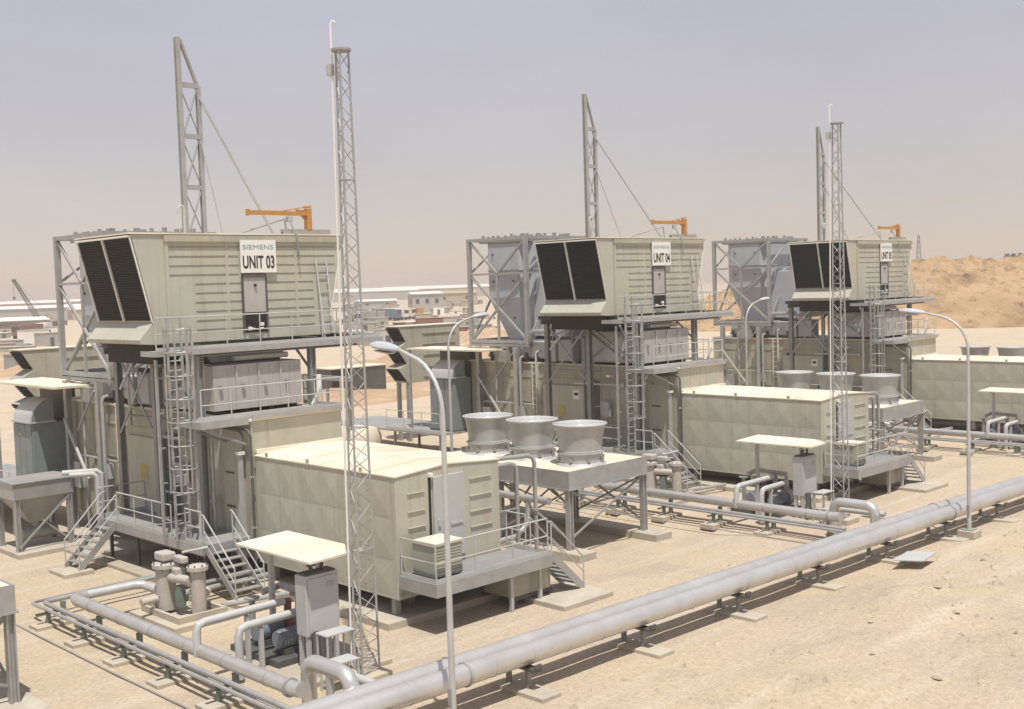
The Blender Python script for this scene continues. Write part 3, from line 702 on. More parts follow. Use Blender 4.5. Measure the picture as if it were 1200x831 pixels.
T.part('lug', b, GALV2)
rep(T, 'pale blue-grey exhaust silencer inside the braced tower of {u}')

# ---- flat sunshade with the local panel, pump skid and pipes below it
T = Thing('sunshade', '', 'sunshade', (15.7, 23.8, G), 'flat sunshades')
T.part('roof', MB().add([(14.88, 22.15, 2.62), (16.42, 22.15, 2.68), (16.42, 25.42, 2.68), (14.88, 25.42, 2.62), (14.88, 22.15, 2.67), (16.42, 22.15, 2.73), (16.42, 25.42, 2.73), (14.88, 25.42, 2.67)], [(0, 1, 2, 3), (4, 5, 6, 7), (0, 1, 5, 4), (1, 2, 6, 5), (2, 3, 7, 6), (3, 0, 4, 7)]), CREAM)
for x, y in ((15.55, 24.9), (15.75, 23.05)): T.part('post', MB().box(x - .06, y - .06, G + .1, x + .06, y + .06, 2.63), GREYP)
T.part('purlin', MB().box(15.1, 23.0, 2.55, 16.3, 23.06, 2.615).box(15.1, 24.87, 2.55, 16.3, 24.93, 2.615), GALV2)
rep(T, 'flat cream sunshade on posts in front of the generator of {u}')
T = Thing('instrument_panel', '', 'instrument panel', (15.5, 22.85, G), 'instrument panels under the sunshades')
T.part('casing', MB().box(15.0, 22.55, .78, 15.95, 23.0, 2.24), GREYP, bevel=.02)
T.part('top_valves', MB().box(15.05, 22.6, 2.243, 15.9, 22.95, 2.28).cyl(15.3, 22.75, 2.28, 2.42, .05, 8).cyl(15.62, 22.75, 2.28, 2.5, .04, 8).box(15.2, 22.7, 2.42, 15.42, 22.8, 2.45), DSTEEL)
for x, y in ((15.08, 22.63), (15.87, 22.63), (15.08, 22.92), (15.87, 22.92)): T.part('leg', MB().box(x - .05, y - .05, G + .1, x + .05, y + .05, .778), GREYP)
T.part('door', MB().box(15.06, 22.525, .86, 15.89, 22.547, 2.16), GREYP)
T.part('nameplate', MB().box(15.6, 22.51, 1.9, 15.8, 22.523, 2.02), GALV)
T.part('cable_bundle', MB().tube([(15.2, 22.5, .9), (15.15, 22.45, .4), (15.0, 22.4, 0)], .07, 8).tube([(15.35, 22.5, .85), (15.33, 22.46, .3), (15.3, 22.4, 0)], .05, 8), DSTEEL)
rep(T, 'light grey upright instrument panel under the front edge of the sunshade of {u}')
T = Thing('pump_skid', '', 'pump', (15.4, 24.5, G), 'pump skids under the sunshades')
T.part('base_frame', MB().box(14.7, 23.4, G + .12, 16.5, 25.6, .08), DSTEEL)
for y in (23.9, 24.9):
    M0 = T.part('motor', MB().tube([(15.0, y, .45), (15.75, y, .45)], .22, 16), MOTOR, smooth=True)
    b = MB()
    for i in range(7): b.tube([(15.1 + .09 * i, y, .45), (15.13 + .09 * i, y, .45)], .245, 16)
    T.part('cooling_fins', b, MOTOR, M0)
    T.part('pump_casing', MB().tube([(15.85, y, .45), (16.15, y, .45)], .30, 16).cyl(16.0, y, .7, 1.1, .1, 10), RUST if y > 24.5 else GALV2, smooth=True)
    T.part('foot', MB().box(15.1, y - .2, .082, 15.7, y + .2, .24), DSTEEL)
T.part('valve', MB().cyl(16.0, 24.4, .3, 1.3, .09, 10).cyl(16.0, 24.4, 1.3, 1.34, .22, 14).cyl(15.2, 25.3, .3, 1.2, .08, 10).cyl(15.2, 25.3, 1.2, 1.24, .2, 14), GALV2)
T.part('discharge_pipe', MB().tube([(16.0, 23.9, 1.1), (16.0, 23.9, 1.35), (16.0, 25.2, 1.4), (15.5, 25.3, 1.3)], .09, 10), GALV, smooth=True)
rep(T, 'skid of two small motor pumps in the shade of the sunshade of {u}')
T = Thing('pipe_loop', '', 'pipe', (13.8, 24, G), 'grey pipe loops beside the sunshades')
for y, zt, xe in ((24.15, 1.28, 13.0), (23.55, 1.12, 13.75)):
    T.part('pipe', MB().tube([(15.4, y, zt + .02), (xe + .2, y, zt), (xe + .05, y, zt - .05), (xe, y, zt - .2), (xe, y, .5 if xe < 13.5 else G + .1)], .10, 10), GREYP, smooth=True)
T.part('support', MB().box(14.3, 23.5, G + .1, 14.4, 23.6, 1.0).box(14.3, 24.1, G + .1, 14.4, 24.2, 1.17), GREYP)
rep(T, 'two light grey pipes stepping down from the sunshade to the pipes of {u}')
T = Thing('step_frame', '', 'step frame', (15.3, 21.6, G), 'small step frames by the sunshades')
for x0, y0, z in ((14.7, 21.2, .45), (15.0, 21.75, .95)):
    b = MB()
    for x in (x0, x0 + .75):
        for y in (y0, y0 + .4): b.box(x - .02, y - .02, G, x + .02, y + .02, z)
    T.part('leg', b, RAIL)
    T.part('step', MB().box(x0 - .03, y0 - .03, z + .003, x0 + .78, y0 + .43, z + .035), GREYP)
rep(T, 'small two-step access frame between the sunshade and lattice mast of {u}', (0, 1))

# ---- duplex strainer
T = Thing('strainer', '', 'strainer', (15.6, 29.6, G), 'twin vessel strainers')
for x, y, r in ((15.72, 28.98, .21), (15.30, 30.05, .28)):
    V = T.part('vessel', MB().lathe([(0, .05), (r, .05), (r, 1.24), (r + .09, 1.26), (r + .09, 1.37), (r + .02, 1.4), (0, 1.45)], x, y, 24), VESS, smooth=True)
    b = MB()
    for k in range(8):
        t = k * math.pi / 4; b.cyl(x + (r + .06) * math.cos(t), y + (r + .06) * math.sin(t), 1.22, 1.43, .022, 6)
    T.part('flange_bolts', b, DSTEEL, V)
T.part('changeover_valve', MB().box(15.1, 29.78, 1.46, 15.52, 30.32, 1.70).box(15.4, 29.25, 1.42, 15.62, 29.775, 1.62).box(15.28, 29.4, 1.05, 15.6, 29.7, 1.3), VESS, bevel=.05)
T.part('lever', MB().tube([(15.6, 29.6, 1.68), (16.2, 29.2, 1.78)], .04, 8), RAIL)
T.part('cross_pipe', MB().tube([(15.5, 29.0, 1.0), (15.3, 29.6, 1.0), (15.35, 30.0, 1.0)], .13, 12).tube([(15.9, 29.0, .45), (16.3, 29.5, .45), (16.4, 31.2, .45)], .11, 10).tube([(15.0, 30.05, .4), (14.5, 30.0, .4)], .1, 10), VESS, smooth=True)
T.part('drain_valve', MB().box(15.3, 29.3, .2, 15.5, 29.55, .8), GREEN)
T.part('kerb', MB().box(14.85, 28.55, G + .163, 16.35, 28.65, .14).box(14.85, 30.65, G + .163, 16.35, 30.75, .14).box(14.85, 28.653, G + .163, 14.95, 30.647, .14).box(16.25, 28.653, G + .163, 16.35, 30.647, .14), CONC)
rep(T, 'light grey strainer of two flanged vessels on a kerbed slab at {u}')
T = Thing('ground_pipes', '', 'pipe', (16.8, 30.4, G), 'low pipes by the stairs')
T.part('pipe', MB().tube([(16.0, 30.6, .2), (17.4, 30.6, .2), (19.0, 30.6, .2)], .08, 8).tube([(16.0, 30.9, .3), (19.0, 30.9, .3)], .07, 8).tube([(16.4, 28.9, .1), (18.5, 28.5, .1)], .07, 8), GALV, smooth=True)
for x in (16.6, 17.9): T.part('support', MB().box(x, 30.45, G, x + .1, 31.05, .12), CONC)
rep(T, 'bundle of low pipes between the strainer and the turbine wall of {u}')

# ---- cooling water pipe run along the units
T = Thing('pipe_run', '', 'pipe run', (13, 27, .3), 'pipe runs beside the units')
T.part('pipe', MB().tube([(13.45, 31.25, .62), (13.25, 31.2, .62), (13.13, 31.1, .62), (13.08, 30.9, .62), (13.08, 20.3, .62), (13.08, 19.95, .66)], .165, 16), ALU, smooth=True)
T.part('thin_pipe', MB().tube([(16.4, 32.7, .32), (13.0, 32.6, .32), (12.85, 32.55, .32), (12.8, 32.4, .32), (12.8, 19.6, .32)], .07, 10), GALV, smooth=True)
T.part('thin_pipe', MB().tube([(16.4, 33.1, .28), (12.75, 33.0, .28), (12.62, 32.9, .28), (12.6, 32.7, .28), (12.6, 19.6, .28)], .05, 8).tube([(12.05, 33.2, G + .03), (12.0, 27, G + .04), (12.08, 19.5, G + .03)], .022, 6), GALV, smooth=True)
T.part('white_pipe', MB().tube([(13.46, 31.25, .62), (14.9, 31.2, .62), (15.12, 31.1, .6), (15.2, 30.9, .55), (15.3, 30.3, .5)], .13, 12), RAIL, smooth=True)
b = MB()
for i in range(6): b.tube([(13.08, 21.2 + 1.75 * i, .62), (13.08, 21.25 + 1.75 * i, .62)], .174, 16)
T.part('joint_band', b, GALV, smooth=True)
T.part('end_flange', MB().tube([(13.08, 20.42, .62), (13.08, 20.36, .62)], .21, 18), GALV2, smooth=True)
rep(T, 'long aluminium clad pipe with thin side pipes running past the sunshade of {u}')
T = None; lab = ['under the far bend of the pipe run', 'second from the bend of the pipe run', 'third from the bend of the pipe run', 'fourth from the bend of the pipe run', 'nearest the big pipes under the run']
for i in range(5):
    y = 31.9 - 2.32 * i
    T = Thing('pipe_support', '', 'pipe support', (12.9, y, G), 'pipe supports with concrete pads')
    T.part('pad', MB().box(12.2, y - .3, G - .1, 13.45, y + .3, G + .1), CONC, bevel=.02)
    T.part('post', MB().box(13.02, y - .06, G + .103, 13.14, y + .06, .43).box(12.6, y - .05, G + .103, 12.7, y + .05, .23), GREEN)
    T.part('cross_arm', MB().box(12.3, y - .05, .17, 13.0, y + .05, .215), DSTEEL)
    rep(T, 'concrete pad and steel post ' + lab[i] + ' of {u}')
for rx, ry, k in ((13.55, 20.45, 'left'),):
    T = Thing('gooseneck_pipe', '', 'pipe', (13.6, 19.7, G), 'gooseneck pipes into the main pipes')
    T.part('pipe', MB().tube([(13.62, 20.5, G + .1), (13.62, 20.5, .75)] + arc((13.62, 20.2, .75), .3, 0, 90, 5, 'x')[1:] + [(13.62, 19.25, 1.05)] + arc((13.62, 19.25, .75), .3, 90, 180, 5, 'x')[1:] + [(13.62, 18.95, .35)], .17, 14), ALU, smooth=True)
    T.part('pipe', MB().tube([(14.3, 20.7, G + .1), (14.3, 20.7, .45)] + arc((14.3, 20.5, .45), .2, 0, 90, 4, 'x')[1:] + [(14.3, 18.95, .66)], .10, 10), GREYP, smooth=True)
    T.part('collar', MB().cyl(13.62, 20.5, G + .1, G + .2, .26, 16), GALV2)
    rep(T, 'shiny gooseneck pipe bending into the main pipes in front of the sunshade of {u}')

# ---- hopper
T = Thing('hopper', '', 'hopper', (17, 42.2, G), 'grey hoppers')
hx0, hx1, hy0, hy1 = 15.4, 17.5, 41.3, 43.0
T.part('rim', MB().box(hx0 - .05, hy0 - .05, 1.85, hx1 + .05, hy1 + .05, 2.42), GALV, bevel=.02)
T.part('lid', MB().prism([(hy0 - .1, 2.423), (hy1 + .1, 2.423), (hy1 + .1, 2.46), ((hy0 + hy1) / 2, 2.50), (hy0 - .1, 2.46)], 'x', hx0 - .1, hx1 + .1), GALV2)
b = MB(); a = [(hx0, hy0), (hx1, hy0), (hx1, hy1), (hx0, hy1)]; c = [(16.2, 42.0), (16.7, 42.0), (16.7, 42.4), (16.2, 42.4)]
T.part('funnel', b.add([(x, y, 1.848) for x, y in a] + [(x, y, .85) for x, y in c], [(0, 1, 5, 4), (1, 2, 6, 5), (2, 3, 7, 6), (3, 0, 4, 7), (4, 5, 6, 7)]), GALV2)
for x in (hx0 + .1, hx1 - .1):
    for y in (hy0 + .05, hy1 - .05): T.part('leg', MB().ibeam((x, y, G + .18), (x, y, 1.84), .17, .17, .035, up=(1, 0, 0)), GALV)
T.part('cross_brace', MB().beam((hx0 + .1, hy0, .1), (hx1 - .1, hy0, 1.8), .06).beam((hx1 - .1, hy0 + .07, .1), (16.4, hy0 + .07, 1.0), .05), GALV)
T.part('outlet_pump', MB().tube([(15.9, 42.2, .45), (17.2, 42.2, .45)], .25, 14).cyl(16.45, 42.2, .5, .9, .14, 12), GALV2, smooth=True)
T.part('overflow_pipe', MB().tube([(17.3, 41.6, 2.55), (18.35, 41.0, 2.55), (18.47, 40.95, 2.45), (18.47, 40.95, 1.1)], .11, 10), GREYP, smooth=True)
T.part('overflow_pipe', MB().tube([(17.4, 41.2, 2.5), (18.1, 40.75, 2.5), (18.2, 40.7, 2.4), (18.2, 40.7, 1.0)], .10, 10), GREYP, smooth=True)
rep(T, 'grey steel hopper on braced legs in front of the exhaust tower of {u}', (0,))

# ---- ventilation hood, cabinets and roof slab at the far end of the turbine enclosure
T = Thing('ventilation_hood', '', 'ventilation hood', (18.2, 46, 4.1), 'round-backed ventilation hoods')
poly = [(18.5, 4.2)] + [(18.5 - .92 * math.sin(t * math.pi / 14), 4.2 + .85 * math.cos(t * math.pi / 14)) for t in range(8)]
T.part('shell', MB().prism(poly, 'y', 45.0, 46.7), GREYP, smooth=True)
T.part('side', MB().prism([(x - .02, z + .03) if x > 18 else (x + .04, z + .02) for x, z in poly], 'y', 44.97, 44.998), BLUEG)
T.part('rim', MB().box(17.5, 44.95, 4.13, 18.55, 46.75, 4.197), GREYP)
rep(T, 'round-backed pale ventilation hood under the roof slab at the far end of {u}', (0, 1))
T = Thing('switch_cabinet', '', 'cabinet', (18.3, 46, 1.3), 'blue-grey switch cabinets')
C0 = T.part('casing', MB().box(17.65, 45.05, 1.35, 18.95, 46.9, 4.12), BLUEG, bevel=.015)
for i in range(3): T.part('door', MB().box(17.615, 45.1 + .6 * i, 1.4, 17.648, 45.65 + .6 * i, 4.05), BLUEG, C0)
T.part('lamp', MB().box(17.60, 46.1, 3.6, 17.612, 46.25, 3.75), YELLOW, C0)
T.part('plinth', MB().box(17.62, 45.02, 1.305, 19.0, 46.95, 1.347), DSTEEL)
rep(T, 'row of dark blue-grey switch cabinets below the ventilation hood of {u}', (0, 1))
T = Thing('roof_slab', '', 'shelter', (18.6, 45.5, G), 'cabinet shelters')
T.part('slab', MB().box(17.5, 42.4, 5.60, 19.6, 48.6, 5.68), CREAM)
T.part('rear_wall', MB().box(19.05, 45.2, 1.3, 19.5, 47.6, 5.597), DSTEEL)  # wall coloured dark to stand in for the shaded shelter interior
T.part('post', MB().box(17.55, 48.4, 1.3, 17.65, 48.5, 5.597), GALV)
T.part('deck', MB().box(16.6, 44.95, 1.2, 20.3, 55.0, 1.298), GALV2)
T.part('deck_leg', MB().box(16.8, 45.2, G, 16.92, 45.3, 1.197).box(16.8, 49, G, 16.92, 49.1, 1.197).box(16.8, 54, G, 16.92, 54.1, 1.197).box(18.5, 49, G, 18.62, 49.1, 1.197), GALV2)
railing(T, [(16.65, 45.0, 1.3), (16.65, 49.5, 1.3)], sp=1.3)
rep(T, 'shelter with thin pale roof slab over a railed deck beyond {u}', (0, 1))
T = Thing('drum_tank', '', 'tank', (16.6, 49.5, G), 'pale drum tanks')
T.part('drum', MB().tube([(16.2, 50.2, .7), (16.2, 50.3, .7), (16.2, 52.6, .7), (16.2, 52.7, .7)], [.55, .7, .7, .55], 20), CREAM, smooth=True)
T.part('saddle', MB().box(15.7, 50.6, G, 16.7, 50.8, .2).box(15.7, 52.1, G, 16.7, 52.3, .2), CONC)
rep(T, 'pale horizontal drum tank beside the railed deck behind {u}', (1,))
T = Thing('portal_frame', '', 'steel frame', (15.8, 53, G), 'portal frames behind the units')
for y in (51.5, 55.5): T.part('column', MB().ibeam((15.6, y, G), (15.6, y, 3.9), .25, .25, .04, up=(1, 0, 0)), GALV2)
T.part('column', MB().box(15.55, 53.4, G, 15.68, 53.53, 3.9), GALV2)
T.part('beam', MB().box(15.45, 51.2, 3.903, 15.75, 55.8, 4.15), GALV2)
rep(T, 'grey portal frame standing behind {u}', (1,))

# ---- intake house of the row behind
T = Thing('tiered_intake_house', '', 'intake house', (22.6, 54.4, G), 'tiered intake houses of the rear row')
poly = [(20.35, 6.67), (25.2, 6.67), (25.2, 3.3), (21.0, 3.3)]; yd = 54.0
for za, zb in ((3.35, 4.2), (4.45, 5.35)): poly += [(20.95, za), (20.25, zb)]
poly += [(20.9, 5.75)]
C0 = T.part('body', MB().prism(poly, 'y', 52.8, yd), BEIGE2, bevel=.015)
for a, c in (((20.9, 5.78), (20.35, 6.6)), ((20.93, 4.48), (20.27, 5.3)), ((20.98, 3.38), (20.29, 4.15))):
    p0, p1 = Vector((a[0] - .02, 0, a[1])), Vector((c[0] - .02, 0, c[1]))
    b = MB().add([p0 + Vector((-.03, 52.85, 0)), p0 + Vector((-.03, yd - .05, 0)), p1 + Vector((-.03, yd - .05, 0)), p1 + Vector((-.03, 52.85, 0))], [(0, 1, 2, 3)])
    for i in range(8):
        q = p0 + (p1 - p0) * (i + .5) / 8; b.box(q.x - .09, 52.84, q.z - .01, q.x - .04, yd - .04, q.z + .01)
    T.part('louvre_panel', b, DARK)
b = MB()
for z in (6.2, 5.55, 4.9, 4.2, 3.6): b.box(22.2, 52.74, z, 24.8, 52.798, z + .07)
T.part('wall_ribs', b, BEIGE2, C0)
T.part('roof', MB().box(20.3, 52.75, 6.673, 25.3, yd + .05, 6.72), CREAM)
for x in (21.1, 25.0):
    for y in (52.95, 53.85): T.part('column', MB().box(x - .1, y - .1, G, x + .1, y + .1, 3.297), GALV2)
rep(T, 'beige intake house with stepped dark louvres on legs, in the rear row behind {u}', (0, 1))

# ---- lattice mast
T = Thing('lattice_mast', '', 'lattice mast', (15.85, 21.5, G), 'lattice lightning masts')
mb_, mt_ = .34, .17; zt = 14.42
def leg_at(k, z):
    t = (z - G) / (zt - G); r = mb_ + (mt_ - mb_) * t; a = R(100 + 120 * k)
    return Vector((15.85 + r * math.cos(a), 21.45 + r * math.sin(a), z))
for k in range(3): T.part('leg', MB().rod(leg_at(k, G + .2), leg_at(k, zt), .027, 8), GALV)
b = MB(); n = 40
for i in range(n):
    za, zb = G + .25 + (zt - G - .3) * i / n, G + .25 + (zt - G - .3) * (i + 1) / n
    for k in range(3):
        l = (k + 1) % 3
        p, q = (leg_at(k, za), leg_at(l, zb)) if i % 2 == 0 else (leg_at(l, za), leg_at(k, zb))
        b.rod(p, q, .0115, 5)
        if i % 8 == 0: b.rod(leg_at(k, za), leg_at(l, za), .016, 5)
T.part('bracing', b, GALV)
T.part('top_plate', MB().cyl(15.85, 21.45, zt, zt + .05, .24, 10), GALV2)
p = leg_at(0, zt)
T.part('lightning_rod', MB().tube([leg_at(0, G + .3) + Vector((-.06, .05, 0)), Vector((p.x - .06, p.y + .08, zt)), Vector((p.x - .06, p.y + .08, 15.05)), Vector((p.x - .02, p.y + .05, 15.15)), Vector((p.x + .03, p.y + .02, 15.1))], .026, 6), WHITE)
T.part('junction_box', MB().box(p.x - .14, p.y + .05, 13.9, p.x - .02, p.y + .2, 14.15), GREYP)
T.part('footing', MB().box(15.4, 21.0, G - .1, 16.3, 21.9, G + .2), CONC, bevel=.02)
rep(T, 'slender three-legged lattice mast with lightning rod beside the sunshade of {u}', (0, 1))

# ================================================================== copies for the other units
for o, pat, units in PROTO:
    for u in units:
        if u == 0: continue
        lab_ = pat.format(u=UN[u]) if u >= 0 else 'corner of a grey fan cooler table on legs at the bottom left' if 'table' in pat else 'concrete footing under the cut-off fan cooler table at the bottom left'
        copy_tree(o, 22.0 * u if u > 0 else -22.78, label=lab_)
# the sign text of the copied houses
for h in [o for o in COL.objects if o.name.startswith('filter_house') and o is not HOUSE.o]:
    u = 1 if h.location.x < 60 else 2
    for sgn in h.children:
        if sgn.name.startswith('sign'):
            for t in sgn.children:
                if t.data == SIGNTXT.data:
                    mb = letters(UN[u], 20.49, YF - .116, 9.80, 1.23, .44, .022)
                    me = bpy.data.meshes.new('lettering'); me.from_pydata([Vector(v) - HOUSE.loc for v in mb.v], [], mb.f); me.materials.append(INK); t.data = me

for h in [o for o in COL.objects if o.name.startswith('turbine_enclosure.') and o.location.x > 60]:      # far unit: flat black panel paints the dark of an open doorway
    o = mesh('open_doorway', MB().box(19.02, 38.85, 2.8, 19.046, 39.45, 4.1), BLACK, (20.8, 38, .4)); o.parent = h; o['label'] = 'dark open doorway'
# ================================================================== main pipes across the foreground
def py(x): return 18.20 - .03 * (x - 19.4)
MP = []
for off, nm, lb in ((.275, 'main_pipe', 'rear of the two big parallel aluminium clad main pipes, nearer the units'), (-.275, 'main_pipe', 'front of the two big parallel aluminium clad main pipes, nearer the camera')):
    T = Thing(nm, lb, 'main pipe', (20, py(20) + off, G), 'big main pipes'); zc = .67
    T.part('cladding', MB().tube([(x, py(x) + off, zc) for x in range(2, 96, 3)], .24, 28), ALU, smooth=True)
    b = MB(); x = 4.0
    while x < 90:
        b.tube([(x, py(x) + off, zc), (x + .05, py(x) + off, zc)], .248, 24); x += 1.15
    T.part('joint_band', b, ALU, smooth=True)
    for xr in (15.9, 37.8): T.part('flange_ring', MB().tube([(xr, py(xr) + off, zc), (xr + .06, py(xr) + off, zc)], .272, 24), GALV, smooth=True)
px = 13.8; i = 0
NTH = ['first', 'second', 'third', 'fourth', 'fifth', 'sixth', 'seventh', 'eighth', 'ninth', 'tenth']
while px < 49:
    y = py(px)
    T = Thing('pipe_support', NTH[i] + ' support pad under the big main pipes, counted from the lower left', 'pipe support', (px, y, G), 'supports under the big main pipes')
    T.part('pad', MB().box(px - .3, y - 1.05, G - .1, px + .3, y + .6, G + .10), CONC, bevel=.02)
    T.part('post', MB().box(px - .05, y - .36, G + .103, px + .05, y - .26, .33).box(px - .05, y + .26, G + .103, px + .05, y + .36, .33), COLG)
    T.part('cradle', MB().box(px - .12, y - .62, .333, px + .12, y + .62, .40).prism([(y - .66, .403), (y - .6, .403), (y - .6, .5), (y - .66, .5)], 'x', px - .1, px + .1), DSTEEL)
    px += 3.95; i += 1

# ================================================================== lamps
def lamp(name, x, y, zb, dx, dy, ztop, label):
    T = Thing(name, label, 'street lamp', (x, y, zb), 'curved arm street lamps')
    d = Vector((dx, dy, 0)); ln = d.length; d.normalize(); up = Vector((0, 0, 1)); base = Vector((x, y, zb)); zz = ztop - zb
    pts = [base + up * .1, base + up * 2.5, base + up * (zz - 1.25)]
    for t in range(1, 8):
        a = t * math.pi / 16; pts.append(base + up * (zz - 1.25 + 1.15 * math.sin(a) * 1.0) + d * (1.15 * (1 - math.cos(a))))
    e = base + up * zz + d * ln * .62
    pts.append(e)
    rr = [.075, .064, .052] + [.043] * 7 + [.036]
    T.part('pole', MB().tube(pts, rr, 12), RAIL, smooth=True)
    T.part('base_plate', MB().box(x - .2, y - .2, zb + .1, x + .2, y + .2, zb + .13), GALV2)
    T.part('footing', MB().box(x - .3, y - .3, zb - .15, x + .3, y + .3, zb + .097), CONC, bevel=.02)
    T.part('hatch', MB().box(x - .09, y - .05, zb + .6, x - .07, y + .05, zb + .95), GALV2)
    s = Vector((-d.y, d.x, 0))
    sec = [(0, .05, .05), (.15, .10, .09), (.45, .17, .12), (.75, .16, .10), (.92, .08, .05)]
    b = MB(); n = 12; vs = []
    dirv = (d + up * .10).normalized()
    for t, w, h in sec:
        c = e + dirv * t
        for k in range(n):
            a = 2 * math.pi * k / n; vs.append(c + s * w * math.cos(a) + up * h * math.sin(a) * (1 if math.sin(a) > 0 else .6))
    fs = [(i * n + k, i * n + (k + 1) % n, (i + 1) * n + (k + 1) % n, (i + 1) * n + k) for i in range(4) for k in range(n)] + [tuple(range(n)), tuple(range(4 * n, 5 * n))]
    hd = T.part('lamp_head', b.add(vs, fs), DUCT, smooth=True)
    c = e + dirv * .5 - up * .085
    T.part('glass', MB().add([c + dirv * i_ * .26 + s * j_ * .11 for i_, j_ in ((-1, -1), (1, -1), (1, 1), (-1, 1))] + [c + dirv * i_ * .2 + s * j_ * .08 - up * .035 for i_, j_ in ((-1, -1), (1, -1), (1, 1), (-1, 1))], [(4, 5, 6, 7), (0, 1, 5, 4), (1, 2, 6, 5), (2, 3, 7, 6), (3, 0, 4, 7), (0, 1, 2, 3)]), GREYP, hd)
lamp('street_lamp', 14.72, 17.05, 0.0, .05, 2.15, 7.72, 'street lamp with a curved arm in front of the generator of UNIT 03')
lamp('street_lamp', 38.0, 16.75, 0.03, -.2, 2.3, 7.55, 'street lamp with a curved arm in front of the main pipes on the right')
lamp('street_lamp', 31.7, 36.2, G, 2.3, 0, 7.65, 'street lamp with its arm to the right between UNIT 03 and UNIT 04')
lamp('street_lamp', 53.7, 36.2, G, 2.3, 0, 7.65, 'street lamp with its arm to the right between UNIT 04 and UNIT 05')

T = Thing('drum', 'small yellow drum standing by the lattice mast of UNIT 04', 'drum', (37.3, 21.6, G))
T.part('body', MB().lathe([(0, G), (.13, G), (.14, .1), (.13, .3), (.14, .5), (.13, .62), (0, .63)], 37.2, 21.4, 18), YELLOW, smooth=True); T.part('lid', MB().cyl(37.2, 21.4, .633, .66, .12, 16), DSTEEL)
single('sheet_panel', MB().prism([(32.6, 16.75), (33.9, 16.95), (34.35, 16.2), (33.05, 16.0)], 'z', .10, .13), GREYP, 'flat pale sheet lying on the sand in front of the main pipes', 'sheet')
T = Thing('info_board', 'faded red board on posts behind the lattice mast of UNIT 03', 'board', (34, 48, G))
T.part('board', MB().box(33.0, 50.0, 1.2, 33.08, 50.8, 2.6), REDC); T.part('post', MB().box(33.01, 50.05, G, 33.07, 50.1, 1.197).box(33.01, 50.7, G, 33.07, 50.75, 1.197), GALV2)

# ================================================================== ground
def gh(x, y):
    z = G
    if x > 17 and y < 17.2:      # rough dumped sand in the lower right
        w = min(1, (17.2 - y) / 3.0) * min(1, (x - 17) / 8)
        z += w * (.22 + .55 * noise.noise((x * .19, y * .26, 3)) + .26 * noise.noise((x * .5, y * .6, 9)) + .12 * noise.noise((x * 1.7, y * 1.9, 1)))
    xm = ((x - 4) % 22) + 4 if x > 26 else 0      # slight hollow round each fan cooler
    if 22.4 < y < 36 and (25.6 < xm < 26 or xm < 14 or xm > 25.6) and x > 25.6 and x < 60:
        xm = x - 22 * int((x - 25.6) // 22)
        if 25.6 < xm < 35.2:
            wx = min(1, (xm - 25.6) / 1.6, (35.2 - xm) / 1.6); wy = min(1, (y - 22.4) / 2.2, (36 - y) / 2.2); z -= .24 * wx * wx * (3 - 2 * wx) * wy * wy * (3 - 2 * wy)
    if x < 62 and y < 66: z += .022 * noise.noise((x * .7, y * .7, 5))
    r = math.hypot(x - 30, y - 30)
    if r > 55: z += min(1, (r - 55) / 60) * (.5 * noise.noise((x * .02, y * .02, 2)) - .3)
    return z
def axis(a, c, step, lo, hi):
    out = [a]
    while out[-1] < c: out.append(out[-1] + step)
    s = step
    while out[-1] < hi: s *= 1.22; out.append(out[-1] + s)
    s = step
    while out[0] > lo: s *= 1.22; out.insert(0, out[0] - s)
    return out
xs = axis(4, 62, .32, -600, 2700); ys_ = axis(7, 56, .32, -600, 2700)
b = MB(); b.v = [(x, y, gh(x, y)) for y in ys_ for x in xs]; nx = len(xs)
b.f = [(j * nx + i, j * nx + i + 1, (j + 1) * nx + i + 1, (j + 1) * nx + i) for j in range(len(ys_) - 1) for i in range(nx - 1)]
